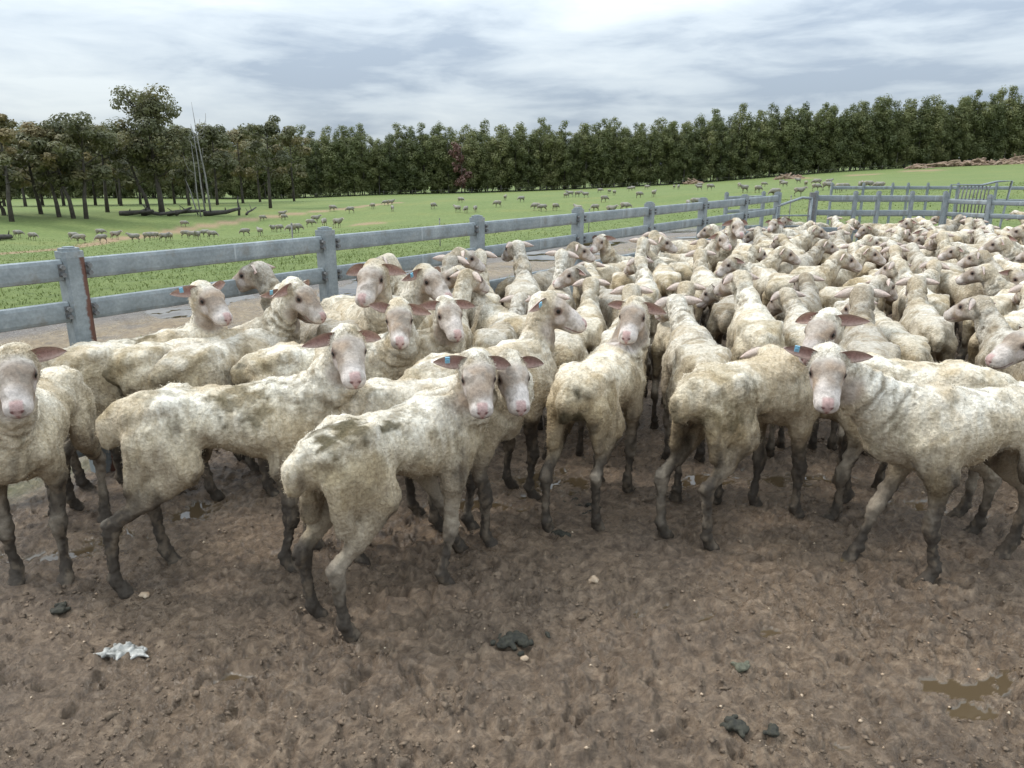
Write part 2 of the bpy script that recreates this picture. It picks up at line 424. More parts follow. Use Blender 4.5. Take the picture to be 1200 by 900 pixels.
def build_ground():
    u = np.concatenate([-np.tan(np.linspace(R(84), R(46.5), 16)), np.linspace(-1.03, 1.13, 740), np.tan(np.linspace(R(49.5), R(84), 16))])
    y = [0.85]
    while y[-1] < 1500:
        r = 1.0045 if y[-1] < 4.5 else 1.007 if y[-1] < 10 else 1.015 if y[-1] < 60 else 1.035
        y.append(y[-1] * r)
    y = np.array(y)
    U, Y = np.meshgrid(u, y); X = U * Y
    nr, nc = X.shape
    Xf, Yf = X.ravel(), Y.ravel()
    Z = terrain(Xf, Yf)
    fd = fdist(Xf, Yf)
    r = np.hypot(Xf, Yf)
    wob = np.zeros_like(Xf); near = r < 70
    Pn = np.stack([Xf, Yf, np.zeros_like(Xf)], 1)
    wob[near] = fbm(Pn[near], 0.45, 3)
    # yard outline: inside the fence line and before the far fence; beyond it grass
    back = 13.4
    inside = np.minimum(-fd + 0.25, back - Yf + 0.3 * Xf * 0)
    mud = sst(-0.25, 0.25, inside + 0.25 * wob)
    wet = np.zeros_like(Xf); straw = np.zeros_like(Xf)
    o = fd + 0.35 * wob
    band = lambda a, b, w=0.25: sst(a - w, a + w, o) * sst(b + w, b - w, o)
    lane = sst(5.6, 5.2, o + .3 * wob) * (1 - mud) * sst(30, 20, r) * (fd > -.6)
    straw = np.clip(1.0 * band(0.1, 1.5) + 1.0 * band(2.8, 4.0), 0, 1) * sst(26, 12, r) * sst(-.6, .0, fbm(Pn * .9, 1.3, 2) + .35)
    wet = sst(-.1, .3, o) * sst(5.6, 5.1, o) * sst(30, 20, r)
    h = np.zeros_like(Xf)
    nm = (r < 18)
    h[nm] = mud_height(Xf[nm], Yf[nm])
    pud = np.zeros_like(Xf)
    for px, py, a, b, th in PUD:
        c = on_z(px, py, 0)
        ddx, ddy = Xf - c[0], Yf - c[1]
        q = ((ddx * math.cos(th) + ddy * math.sin(th)) / a) ** 2 + ((-ddx * math.sin(th) + ddy * math.cos(th)) / b) ** 2
        pud = np.maximum(pud, np.exp(-q * 0.9))
    h = h - 0.032 * pud
    lvl = np.where(pud > 0.12, -0.021, -1)
    water = sst(.004, -.002, h - lvl) * (pud > 0.12)
    h = np.maximum(h, lvl)
    # ruts of the lane hold water too
    lane_h = 0.03 * wob * lane
    grassh = np.zeros_like(Xf); grassh[near] = 0.02 * fbm(Pn[near] + 3, 2.2, 2)
    amp = np.where(fd > 0.3, 0.5 * sst(9, 4, fd), 1.0)
    Z = Z + h * amp * np.clip(mud + lane, 0, 1) + lane_h + grassh * (1 - mud)
    lw = lane * wet * sst(-.12, -.2, wob)
    # orange vehicle track across the paddock
    tr = np.zeros_like(Xf)
    pl = [hit_terrain(*q)[:2] for q in ((-120, 305), (60, 293), (130, 281), (220, 268), (300, 256), (400, 245), (470, 237))]
    for a, b in zip(pl[:-1], pl[1:]):
        ab = b - a; t = np.clip(((Xf - a[0]) * ab[0] + (Yf - a[1]) * ab[1]) / (ab @ ab), 0, 1)
        dd = np.hypot(Xf - a[0] - t * ab[0], Yf - a[1] - t * ab[1])
        tr = np.maximum(tr, sst(1.5, 0.6, dd + 1.2 * np.abs(wob)))
    for px, py, rad in ((425, 263, 2.3), (445, 262, 1.6), (1010, 205, 5), (1080, 200, 6), (830, 244, 1.2), (940, 209, 4)):
        c = hit_terrain(px, py)
        tr = np.maximum(tr, sst(rad, rad * 0.4, np.hypot((Xf - c[0]), (Yf - c[1]) * 0.7) + 1.2 * np.abs(wob)))
    V = np.stack([Xf, Yf, Z], 1)
    i = np.arange(nr * nc).reshape(nr, nc)
    Q = np.stack([i[:-1, :-1], i[:-1, 1:], i[1:, 1:], i[1:, :-1]], -1).reshape(-1, 4)
    # the yard behind the photographer
    base = len(V)
    ext = 850 * 0 + 12
    bx = np.linspace(-60, 60, 40); by = np.linspace(-60, 0.85, 24)
    BX, BY = np.meshgrid(bx, by); j = np.arange(BX.size).reshape(BX.shape) + base
    V = np.vstack([V, np.stack([BX.ravel(), BY.ravel(), np.zeros(BX.size) - 0.012], 1)])
    Q2 = np.stack([j[:-1, :-1], j[:-1, 1:], j[1:, 1:], j[1:, :-1]], -1).reshape(-1, 4)
    z1 = np.stack([mud, straw * (1 - mud), np.maximum(wet * lane, 0), np.maximum(water, lw)], 1)
    z1 = np.vstack([z1, np.tile([[1, 0, 0, 0]], (BX.size, 1))])
    z2 = np.stack([tr, np.zeros_like(tr), np.zeros_like(tr), np.ones_like(tr)], 1)
    z2 = np.vstack([z2, np.zeros((BX.size, 4))])
    me = mesh_np('ground', V, [Q, Q2])
    add_attr(me, 'Zone', z1); add_attr(me, 'Track', z2)
    return me
def ground_mat():
    m, t, b = mat_new('ground')
    z = N(t, 'ShaderNodeAttribute', attribute_name='Zone')
    sp = N(t, 'ShaderNodeSeparateColor'); L(t, z, 'Color', sp, 0)
    z2 = N(t, 'ShaderNodeAttribute', attribute_name='Track')
    sp2 = N(t, 'ShaderNodeSeparateColor'); L(t, z2, 'Color', sp2, 0)
    # mud
    n1 = noise_n(t, 2.2, 8, 0.65); n2 = noise_n(t, 24, 8, 0.72, 0.5); n3 = noise_n(t, 130, 5, 0.8)
    c1 = rampn(t, n2, 0, [(0.32, (0.078, 0.054, 0.035)), (0.5, (0.186, 0.136, 0.092)), (0.68, (0.335, 0.254, 0.178))])
    c1b = rampn(t, n1, 0, [(0.35, (0.80, 0.78, 0.78)), (0.65, (1.15, 1.1, 1.05))])
    mudc = mixc(t, 1.0, (c1, 0), (c1b, 0), 'MULTIPLY')
    n3r = rampn(t, n3, 0, [(0.3, 0.78), (0.7, 1.2)])
    mudc2 = mixc(t, 0.9, (mudc, 2), (n3r, 0), 'MULTIPLY')
    # bits of chewed straw and grit
    vor = N(t, 'ShaderNodeTexVoronoi', i_Scale=42.0); tcn = N(t, 'ShaderNodeTexCoord'); L(t, tcn, 'Object', vor, 'Vector')
    vr = rampn(t, vor, 'Distance', [(0.10, 1.0), (0.16, 0.0)])
    vs_ = N(t, 'ShaderNodeSeparateColor'); L(t, vor, 'Color', vs_, 0)
    vg = N(t, 'ShaderNodeMath', operation='GREATER_THAN', i_1=0.93); L(t, vs_, 0, vg, 0)
    vm = N(t, 'ShaderNodeMath', operation='MULTIPLY'); L(t, vr, 0, vm, 0); L(t, vg, 0, vm, 1)
    mudc3 = mixc(t, (vm, 0), (mudc2, 2), (0.36, 0.25, 0.16))
    # grass
    g1 = noise_n(t, 0.12, 6, 0.6); g2 = noise_n(t, 3.0, 8, 0.7)
    gc = rampn(t, g2, 0, [(0.25, (0.072, 0.098, 0.022)), (0.5, (0.130, 0.168, 0.040)), (0.75, (0.20, 0.228, 0.074))])
    gl = rampn(t, g1, 0, [(0.3, (0.82, 0.9, 0.8)), (0.55, (1, 1, 1)), (0.72, (1.25, 1.05, 1.0))])
    gc2 = mixc(t, 1.0, (gc, 0), (gl, 0), 'MULTIPLY')
    # straw and lane
    s1 = noise_n(t, 14, 8, 0.75, 0.8)
    scol = rampn(t, s1, 0, [(0.3, (0.10, 0.066, 0.035)), (0.5, (0.22, 0.15, 0.075)), (0.72, (0.40, 0.30, 0.17))])
    l1 = noise_n(t, 5, 8, 0.7)
    lcol = rampn(t, l1, 0, [(0.3, (0.085, 0.064, 0.047)), (0.7, (0.19, 0.15, 0.115))])
    dirt = rampn(t, l1, 0, [(0.3, (0.20, 0.125, 0.065)), (0.7, (0.34, 0.24, 0.14))])
    a = mixc(t, (sp2, 0), (gc2, 2), (dirt, 0))
    a = mixc(t, (sp, 2), (a, 2), (lcol, 0))
    a = mixc(t, (sp, 1), (a, 2), (scol, 0))
    a = mixc(t, (sp, 0), (a, 2), (mudc3, 2))
    a = mixc(t, (z, 'Alpha'), (a, 2), (0.085, 0.060, 0.034))
    L(t, a, 2, b, 'Base Color')
    # wetness
    w = noise_n(t, 1.3, 6, 0.65)
    wr = rampn(t, w, 0, [(0.38, 0.52), (0.60, 0.20)])
    wet0 = N(t, 'ShaderNodeMath', operation='MAXIMUM'); L(t, sp, 0, wet0, 0); L(t, sp, 2, wet0, 1)
    ro = N(t, 'ShaderNodeMix', data_type='FLOAT'); L(t, wet0, 0, ro, 0); ro.inputs[2].default_value = 0.95; L(t, wr, 0, ro, 3)
    ro2 = N(t, 'ShaderNodeMix', data_type='FLOAT'); L(t, z, 'Alpha', ro2, 0); L(t, ro, 0, ro2, 2); ro2.inputs[3].default_value = 0.03
    L(t, ro2, 0, b, 'Roughness')
    b.inputs['Specular IOR Level'].default_value = 0.5
    hh = N(t, 'ShaderNodeMath', operation='MULTIPLY_ADD', i_1=0.7); L(t, n3, 0, hh, 0); L(t, n2, 0, hh, 2)
    bn = N(t, 'ShaderNodeBump', i_Distance=0.018); L(t, hh, 0, bn, 'Height')
    st = N(t, 'ShaderNodeMath', operation='MULTIPLY_ADD', i_1=-0.9, i_2=0.9); L(t, z, 'Alpha', st, 0); L(t, st, 0, bn, 'Strength')
    L(t, bn, 0, b, 'Normal')
    return m
ground = link('ground', build_ground(), ground_mat())
tag(ground, 'trampled brown mud of the yard running out into green paddock', 'ground', kind='structure')

# short grass blades where the paddock is near enough to show them
def build_grass():
    rs = np.random.RandomState(5)
    n = 150000
    uu = rs.uniform(-1.0, 1.2, n); yy = np.exp(rs.uniform(math.log(5), math.log(60), n)); xx = uu * yy
    fd = fdist(xx, yy)
    ok = (fd > 5.5) | ((fd > 0.3) & (yy > 16)) | ((yy > 15.3) & (fd < 0))
    ok &= ~((fd < 5.4) & (fd > -0.3) & (xx < 8))
    edge = (rs.rand(n) < 0.12) & (fd > 2.6) & (fd < 3.1)
    ok |= edge
    xx, yy = xx[ok], yy[ok]; n = len(xx)
    zz = terrain(xx, yy)
    h = rs.uniform(0.012, 0.04, n) * (1 + yy / 60); w = h * 0.16 * (1 + yy / 25)
    ang = rs.uniform(0, 6.28, n); lean = rs.normal(0, 0.5, (n, 2)) * h[:, None]
    b = np.stack([xx, yy, zz - 0.005], 1)
    s = np.stack([np.cos(ang) * w, np.sin(ang) * w, 0 * w], 1)
    top = b + np.stack([lean[:, 0], lean[:, 1], h], 1)
    V = np.stack([b - s, b + s, top], 1).reshape(-1, 3)
    me = mesh_np('grass', V, np.arange(3 * n).reshape(-1, 3), False)
    return me
M_GRASS = simple_mat('grass_blades', (0.125, 0.165, 0.034), (0.225, 0.265, 0.08), 1.2, 0.6, bs=0)
tag(link('grass', build_grass(), M_GRASS), 'short bright green pasture grass beyond the lane', 'grass', kind='stuff')

# ------------------------------------------------------------------ trees
def leaf_cloud(centres, radii, n, size, rs, droop=0.2):
    """small bent leaf-clump quads spread through ellipsoidal puffs; returns V, F, attr"""
    centres = np.array(centres); radii = np.array(radii)
    vol = radii.prod(1) ** 0.75; k = rs.choice(len(centres), n, p=vol / vol.sum())
    d = rs.normal(size=(n, 3)); d /= np.linalg.norm(d, axis=1)[:, None]
    rr = rs.uniform(0.25, 1, n) ** 0.45
    c = centres[k] + d * radii[k] * rr[:, None] * rs.uniform(0.85, 1.18, (n, 1))
    nrm = d * 0.85 + rs.normal(0, 0.26, (n, 3)) + np.array([0, 0, 0.45]); nrm /= np.linalg.norm(nrm, axis=1)[:, None]
    a = np.cross(nrm, rs.normal(size=(n, 3))); a /= np.linalg.norm(a, axis=1)[:, None]
    b = np.cross(nrm, a)
    s = size * rs.uniform(0.55, 1.35, (n, 1))
    V = np.stack([c - a * s, c - b * s * 0.55 - nrm * s * 0.15, c + a * s - nrm * s * 0.25, c + b * s * 0.55], 1).reshape(-1, 3)
    pv = rs.rand(len(centres))[k]
    tone = np.clip(0.72 * pv + 0.28 * rs.rand(n), 0, 1)
    T = np.repeat(np.stack([tone, tone, tone], 1), 4, 0)
    return V, np.arange(4 * n).reshape(-1, 4), T
def crown_mesh(name, centres, radii, n, size, seed):
    V, Fq, T = leaf_cloud(centres, radii, n, size, np.random.RandomState(seed))
    me = mesh_np(name, V, Fq, False); add_attr(me, 'Col', T); return me

def plantation_variant(seed):
    rs = np.random.RandomState(seed)
    h = rs.uniform(16.0, 18.5)
    cs, rad = [], []
    base = rs.uniform(0.9, 2.8)
    nl = 15
    for i in range(nl):
        t = i / (nl - 1)
        z = base + (h - base) * t
        wid = (0.7 + 1.25 * math.sin(math.pi * min(1, t * 0.72 + 0.22))) * (1.0 if t < 0.85 else 0.7)
        for _ in range(5 if t < 0.9 else 3):
            a = rs.uniform(0, 6.28); q = wid * rs.uniform(0.4, 1.45)
            r = rs.uniform(0.75, 1.3) * (1.0 if t < 0.85 else 0.7)
            cs.append((math.cos(a) * q, math.sin(a) * q, z + rs.uniform(-0.5, 0.5))); rad.append((r, r, r * rs.uniform(0.9, 1.5)))
    crown = crown_mesh('plantation_crown', cs, rad, 9500, 0.19, seed)
    mb = MB(); lx, ly = rs.uniform(-.4, .4, 2)
    mb.tube([(0, 0, -0.6), (0, 0, 2), (lx * .4, ly * .4, 7), (lx, ly, h * 0.9)], [0.17, 0.14, 0.1, 0.03], 6)
    for _ in range(7):
        z = rs.uniform(base - 1.5, h * .7); a = rs.uniform(0, 6.28); l = rs.uniform(1, 2)
        mb.tube([(0, 0, z), (math.cos(a) * l, math.sin(a) * l, z + l * .8)], [.05, .02], 4)
    return mb.mesh('plantation_trunk', True), crown
PV = [plantation_variant(100 + i) for i in range(7)]
def place_tree(name, tm, cm, tmat, cmat, loc, rz, s, label, cat, group=None):
    root = bpy.data.objects.new(name, None); col.objects.link(root); root.empty_display_size = 0.5
    root.location = loc; root.rotation_euler = (0, 0, rz); root.scale = s if isinstance(s, tuple) else (s, s, s)
    link('trunk', tm, tmat, root); link('crown', cm, cmat, root)
    tag(root, label, cat, group); return root
front = [at_dist(x, y, pd(x, d)) for x, y, d in ((-150, 236, 184), (0, 234, 186), (100, 233, 188), (255, 234, 190), (330, 233, 192), (450, 228.5, 195), (550, 226, 196), (640, 223, 198), (720, 219.5, 198), (800, 215.5, 199), (920, 206, 200), (1000, 200, 202), (1100, 194.5, 204), (1200, 189, 206), (1290, 184, 207))]
front = np.array(front)
seg = np.linalg.norm(np.diff(front[:, :2], axis=0), axis=1); cum = np.concatenate([[0], np.cumsum(seg)])
def PLAB(row, px):
    a = 'front row' if row == 0 else 'second row' if row == 1 else 'back row'
    w = 'behind the scattered gums' if px < 335 else 'before the dying reddish gum' if px < 505 else 'about the dying reddish gum' if px < 590 else 'above the open paddock' if px < 1040 else 'above the timber heaps'
    return 'slim green plantation gum in the %s %s' % (a, w)
ti = 0
for row in range(3):
    s = rnd.uniform(0, 2)
    step = (3.1, 3.6, 3.9)[row]
    while s < cum[-1]:
        x = np.interp(s, cum, front[:, 0]); y = np.interp(s, cum, front[:, 1])
        dirv = np.array([x, y]) / math.hypot(x, y)
        x += dirv[0] * row * 3.6 + rnd.uniform(-.5, .5); y += dirv[1] * row * 3.6 + rnd.uniform(-.5, .5)
        pxx = project((x, y, 0))[0]
        sc = np.interp(pxx, [0, 300, 420, 640, 800, 1000, 1200], [0.86, .84, 0.84, 0.90, 0.90, 0.90, 0.93]) * rnd.uniform(0.80, 1.12) * (1.03 if row else 1)
        tmn, crn = PV[rnd.randrange(7)]
        if row == 0 and abs(pxx - 540) < 9:
            s += step; continue
        place_tree('plantation_tree', tmn, crn, M_BARK_PALE if row == 0 and rnd.random() < .35 else M_BARK, M_LEAF_PLANT, (x, y, float(terrain(x, y))), rnd.uniform(0, 6.28),
                   (sc * 1.15, sc * 1.15, sc), PLAB(row, pxx), 'tree', 'plantation ' + PLAB(row, pxx))
        ti += 1; s += step * rnd.uniform(0.8, 1.2)
# reddish dying gum in the plantation edge
rs = np.random.RandomState(77)
cs = [(rs.normal(0, 1.2), rs.normal(0, 1.0), z) for z in np.linspace(2, 11.5, 16)]; rd = [(rs.uniform(.6, 1.1),) * 3 for _ in cs]
dm = MB(); dm.tube([(0, 0, -0.5), (0.1, 0, 5), (0.2, 0, 11.5)], [.16, .12, .03], 6)
p = at_dist(541, 226, 192)
place_tree('dying_gum', dm.mesh('dying_trunk', True), crown_mesh('dying_crown', cs, rd, 800, 0.36, 78), M_BARK, M_LEAF_DEAD, (p[0], p[1], float(terrain(p[0], p[1]))), 0, 1.0,
           'small gum with dead reddish brown leaves at the plantation edge', 'tree')

def natural_tree(seed, h, cw, base_f, lean=0.0, n=2600, size=0.26, nb=7, puffs=3, top=1.0, tr=0.3, fork=True, pw=1.0):
    """gum with a bare forking stem and a broken, clumpy crown"""
    rs = np.random.RandomState(seed); mb = MB(); cs, rad = [], []
    tp = [(0, 0, -0.6), (lean * .15, 0, h * base_f * .6), (lean * .4, rs.uniform(-.2, .2), h * base_f), (lean * .8, 0, h * .72), (lean, 0, h * .93)]
    mb.tube(tp, [tr * 1.1, tr * .85, tr * .7, tr * .38, tr * .1], 7)
    for i in range(nb):
        t = base_f + (0.9 - base_f) * (i + rs.uniform(0, .6)) / nb
        zz = h * t; x0 = np.interp(zz, [q[2] for q in tp], [q[0] for q in tp])
        a = i * 2.4 + rs.uniform(-.6, .6)
        prof = math.sin(math.pi * min(0.95, 0.30 + 0.62 * (t - base_f) / (1 - base_f))) ** 0.8
        l = cw * prof * rs.uniform(.65, 1.05); rise = l * rs.uniform(.35, .9)
        m1 = (x0 + math.cos(a) * l * .5, math.sin(a) * l * .5, zz + rise * .35); e1 = (x0 + math.cos(a) * l, math.sin(a) * l, min(zz + rise, h * .97))
        mb.tube([(x0, 0, zz), m1, e1], [tr * .36, tr * .24, tr * .06], 5)
        for k in range(puffs):
            f = rs.uniform(.45, 1.12); r = cw * rs.uniform(.22, .36) * pw
            c = np.array([x0, 0, zz]) * (1 - f) + np.array(e1) * f + rs.normal(0, cw * .12, 3)
            cs.append(c); rad.append((r, r, r * rs.uniform(.55, .85)))
            mb.tube([m1, tuple(c)], [tr * .14, tr * .03], 4)
    for k in range(int(5 * top)):
        r = cw * rs.uniform(.18, .3); cs.append((lean + rs.normal(0, cw * .22), rs.normal(0, cw * .22), h * rs.uniform(.86, .97))); rad.append((r, r, r * .7))
    return mb.mesh('gum_trunk', True), crown_mesh('gum_crown', cs, rad, int(n * 1.75), size * .78, seed + 1)
# (pixel x of the stem foot, y of foot, distance, pixel y of top, crown half width px, base fraction, lean px, label)
NT = [(190, 247, 94, 106, 30, .30, -4, 'tallest gum, dark forked crown above the fallen logs', 6000, 20),
      (176, 247, 95, 150, 34, .33, -22, 'leaning gum with a low spreading bough beside the tallest gum', 2800, 8),
      (317, 244, 104, 141, 24, .36, 3, 'lone gum with orange tinged leaves and bare double stem', 2600, 9),
      (100, 250, 88, 143, 32, .36, 8, 'gum with dark open forked stem and rusty green crown', 2800, 9),
      (86, 251, 88, 150, 26, .34, -12, 'gum leaning away from the forked rusty gum', 2200, 8),
      (69, 250, 89, 158, 24, .3, -6, 'low gum with short grey stem and drooping olive crown', 2000, 8),
      (48, 248, 92, 150, 26, .25, -6, 'broad dull green gum behind the low drooping gum', 2300, 8),
      (12, 250, 84, 133, 20, .35, 4, 'gum with a tuft of leaves standing clear of its neighbours', 1900, 8),
      (4, 246, 90, 172, 28, .15, -4, 'dense bushy gum spreading down to the grass', 2600, 8),
      (126, 249, 96, 150, 22, .35, 4, 'thin stemmed gum with pale brown stem standing apart', 1800, 7),
      (142, 243, 118, 160, 24, .25, 3, 'olive gum set back behind the fallen logs', 2000, 8),
      (222, 243, 116, 150, 26, .28, 0, 'mid green gum behind the bare white stems', 2300, 8),
      (255, 242, 118, 148, 26, .28, 2, 'yellowish green gum between the bare stems and the lone gum', 2300, 8),
      (285, 240, 128, 152, 28, .25, 0, 'brownish gum filling the gap before the lone gum', 2300, 8),
      (345, 238, 140, 150, 22, .25, 0, 'green gum where the scattered trees meet the plantation', 2000, 8),
      (30, 242, 120, 155, 30, .22, 0, 'tall hazy gum in the back row of the scattered trees', 2300, 8),
      (75, 241, 124, 150, 30, .22, 0, 'round topped gum in the back row of the scattered trees', 2300, 8),
      (112, 241, 126, 145, 30, .22, 3, 'gum with reddish crown in the back row of the scattered trees', 2300, 8),
      (-30, 250, 88, 150, 32, .25, 0, 'wide gum at the outer end of the scattered trees', 2300, 8),
      (165, 240, 130, 168, 30, .2, 0, 'short dark gum filling the shade behind the leaning gum', 2200, 8),
      (205, 240, 132, 160, 30, .2, 0, 'short olive gum filling the shade behind the tallest gum', 2200, 8),
      (240, 239, 135, 160, 30, .2, 0, 'short dark gum in the shade behind the bare white stems', 2200, 8),
      (305, 238, 138, 158, 28, .2, 0, 'short green gum in the shade behind the lone gum', 2200, 8),
      (5, 240, 126, 160, 32, .2, 0, 'short dark gum in the shade behind the bushy gum', 2200, 8),
      (50, 240, 130, 165, 32, .2, 0, 'short grey green gum deep among the scattered trees', 2200, 8),
      (140, 240, 134, 165, 32, .2, 0, 'short brownish gum deep among the scattered trees', 2200, 8)]
for i, (px, py, d, pt, hw, bf, ln, lab, nl, nb) in enumerate(NT):
    b0 = at_dist(px, py, d); gz = float(terrain(b0[0], b0[1])); tz = at_dist(px, pt, d)[2]
    h = tz - gz; cw = hw / F * d
    tmn, crn = natural_tree(300 + i * 3, h, cw, bf, ln / F * d, nl, 0.23 if i < 10 else 0.3, nb, 3 if i else 4, tr=0.32 if i == 0 else 0.22, pw=1.25 if i == 0 else 1.0)
    place_tree('gum_tree', tmn, crn, M_BARK, M_LEAF_NAT, (b0[0], b0[1], gz), 0, 1.0, lab, 'tree', 'scattered gums beside the plantation')
# bare dead stems
def dead_tree(seed, h, lean, nb, tr):
    rs = np.random.RandomState(seed); mb = MB()
    tp = [(0, 0, -.5), (lean * .3 + rs.uniform(-.15, .15), 0, h * .35), (lean * .6, rs.uniform(-.2, .2), h * .65), (lean, 0, h)]
    mb.tube(tp, [tr, tr * .8, tr * .55, tr * .12], 7)
    br = MB(); have = False
    for i in range(nb):
        zz = h * rs.uniform(.55, .9); x0 = np.interp(zz, [q[2] for q in tp], [q[0] for q in tp]); a = rs.uniform(-.5, .5) + (math.pi if i % 2 else 0)
        l = rs.uniform(.5, 1.5)
        br.tube([(x0, 0, zz), (x0 + math.cos(a) * l * .5, math.sin(a) * l * .5, zz + l * .3), (x0 + math.cos(a) * l * .75, math.sin(a) * l, zz + l * 1.0), (x0 + math.cos(a) * l * .8, math.sin(a) * l, zz + l * 1.5)], [tr * .4, tr * .3, tr * .2, .02], 5); have = True
    return mb, br if have else None
for i, (px, py, d, pt, ln, nb, tr, lab, mt) in enumerate([
        (247, 246, 92, 120, -8, 7, .12, 'tall dead gum with bare grey branching top', M_DEADWOOD),
        (241, 247, 92, 150, -4, 2, .105, 'straight white dead stem beside the tall dead gum', M_DEADWOOD),
        (235, 248, 91, 165, -2, 2, .085, 'thin grey dead stem with a stub branch by the logs', M_DEADWOOD),
        (233, 247, 93, 208, -11, 0, .09, 'short leaning white dead stem by the logs', M_DEADWOOD),
        (279, 245, 92, 229, 1, 0, .16, 'broken grey stump post at the end of the fallen logs', M_LOG)]):
    b0 = at_dist(px, py, d); gz = float(terrain(b0[0], b0[1])); h = at_dist(px, pt, d)[2] - gz
    mb, br = dead_tree(500 + i, h, ln / F * d, nb, tr)
    root = bpy.data.objects.new('dead_tree', None); col.objects.link(root); root.location = (b0[0], b0[1], gz)
    link('trunk', mb.mesh('dead_trunk', True), mt, root)
    if br: link('branches', br.mesh('dead_branches', True), mt, root)
    tag(root, lab, 'dead tree', 'dead stems among the gums')
# fallen logs
LG = [(140, 249, 180, 247, .28, 'long dark log lying under the leaning gum'), (165, 248, 205, 249, .24, 'dark log lying at the foot of the tallest gum'),
      (195, 248, 240, 247, .26, 'dark log lying below the bare white stems'), (238, 247, 282, 244, .3, 'thick grey log ending at the broken stump'),
      (205, 246, 225, 243, .18, 'thin log propped across the log heap'), (170, 246, 172, 240, .22, 'upturned root stub beside the leaning gum'),
      (-5, 282, 14, 280, .22, 'dark log lying in open grass at the near end of the track'), (288, 244, 300, 243, .14, 'short stick lying beyond the broken stump')]
for i, (x0, y0, x1, y1, r, lab) in enumerate(LG):
    rs = np.random.RandomState(600 + i)
    a = hit_terrain(x0, y0) if i == 6 else at_dist(x0, y0, 92); b = hit_terrain(x1, y1) if i == 6 else at_dist(x1, y1, 92 + rs.uniform(-1, 2))
    za, zb = float(terrain(a[0], a[1])), float(terrain(b[0], b[1]))
    a[2] = za + r * .7; b[2] = max(zb + r * .7, b[2])
    mid = [a + (b - a) * t + np.array([rs.normal(0, .15), rs.normal(0, .15), rs.normal(0, .06)]) for t in (.3, .6)]
    mb = MB().tube([a, mid[0], mid[1], b], [r, r * .9, r * .75, r * .5], 8)
    for k in range(2):
        c = a + (b - a) * rs.uniform(.2, .8)
        mb.tube([c, c + np.array([rs.normal(0, .5), rs.normal(0, .4), rs.uniform(.3, .8)])], [r * .35, r * .12], 5)
    tag(link('fallen_log', mb.mesh('fallen_log', True), M_LOG), lab, 'log', 'fallen logs under the gums')
# heaps of cleared timber by the plantation
def heap(pxs, n, w, hgt, lab, seed):
    rs = np.random.RandomState(seed); c = np.array(at_dist(*pxs)); c[2] = float(terrain(c[0], c[1]))
    mb = MB()
    for k in range(n):
        x = rs.normal(0, w * .45); x = max(-w, min(w, x)); z = abs(rs.normal(0, .5)) * hgt * (1 - abs(x) / w * .8) * .7
        a = rs.uniform(0, 6.28); l = rs.uniform(.4, 1.6); p0 = np.array([x, rs.normal(0, .9), z + .15])
        dv = np.array([math.cos(a), math.sin(a) * .5, rs.normal(0, .25)]) * l
        mb.tube([p0 - dv, p0 + dv * .2, p0 + dv], [rs.uniform(.12, .3), rs.uniform(.15, .3), rs.uniform(.08, .2)], 5)
    for k in range(n // 2):
        x = rs.uniform(-w, w); mb.tube([(x, rs.normal(0, .6), -.2), (x + rs.normal(0, .4), 0, .5 * hgt * (1 - abs(x) / w))], [.5, .2], 6)
    o = link('timber_heap', mb.mesh('timber_heap', False), M_RUBBLE, None, c)
    tag(o, lab, 'timber heap', 'heaps of cleared timber at the plantation edge', 'stuff')
    o.rotation_euler = (0, 0, -math.atan2(c[0], c[1]))
heap((1142, 197, pd(1142, 192)), 170, 12, 1.7, 'long reddish heap of cleared timber below the plantation', 1)
heap((1195, 191, pd(1195, 194)), 60, 5, 1.6, 'reddish heap of cleared timber where the plantation is tallest', 2)
heap((922, 211, pd(922, 175)), 26, 3.2, 1.2, 'small pale heap of sticks at the paddock top beside grazing sheep', 3)
heap((1075, 200, pd(1075, 190)), 26, 2.2, 1.0, 'low brown heap next to the long timber heap', 4)
heap((812, 216, pd(812, 190)), 20, 2.4, 1.2, 'small reddish heap at the foot of the plantation', 5)

# ------------------------------------------------------------------ fences
yawF = math.atan2(FDIR[1], FDIR[0])          # local x of fence parts runs along the fence
RAILZ = (1.075, 0.87, 0.575, 0.17)
def post_mesh(name, h, w=0.10):
    return MB().box((0, 0, h / 2 - .15), (w, w, h + .3), 0, 0.012).mesh(name)
def cap_mesh(w=0.103):
    mb = MB().box((0, 0, 0.012), (w, w, 0.03), 0, 0.014)
    mb.box((0, 0, 0.034), (w * .82, w * .82, 0.016), 0, 0.02).box((0, 0, 0.044), (w * .5, w * .5, 0.008), 0, 0.015)
    return mb.mesh('post_cap')
def rail_mesh(name, l, hgt=0.106, th=0.042):
    # oval-edged hollow rail along local x
    prof = []
    for k in range(12):
        a = 2 * math.pi * k / 12
        prof.append((th / 2 * math.copysign(abs(math.cos(a)) ** .45, math.cos(a)), hgt / 2 * math.copysign(abs(math.sin(a)) ** .7, math.sin(a))))
    V = [(x, p[0], p[1]) for x in (-l / 2, l / 2) for p in prof]
    Fs = [(k, (k + 1) % 12, (k + 1) % 12 + 12, k + 12) for k in range(12)] + [tuple(range(11, -1, -1)), tuple(range(12, 24))]
    return MB().add(V, Fs).mesh(name, False)
POSTH = 1.135
PM = post_mesh('fence_post', POSTH); PMR = post_mesh('fence_post_rusty', POSTH); CM = cap_mesh()
BR = MB().box((0, 0, 0), (0.026, 0.048, 0.06)); BR.tube([(0.0, -0.03, 0.015), (0, -0.05, 0.015)], .012, 6); BR.tube([(0.0, -0.03, -0.02), (0, -0.05, -0.02)], .012, 6)
BRM = BR.mesh('bracket')
RM = rail_mesh('fence_rail', SPC - 0.105)
fence = bpy.data.objects.new('rail_fence', None); col.objects.link(fence)
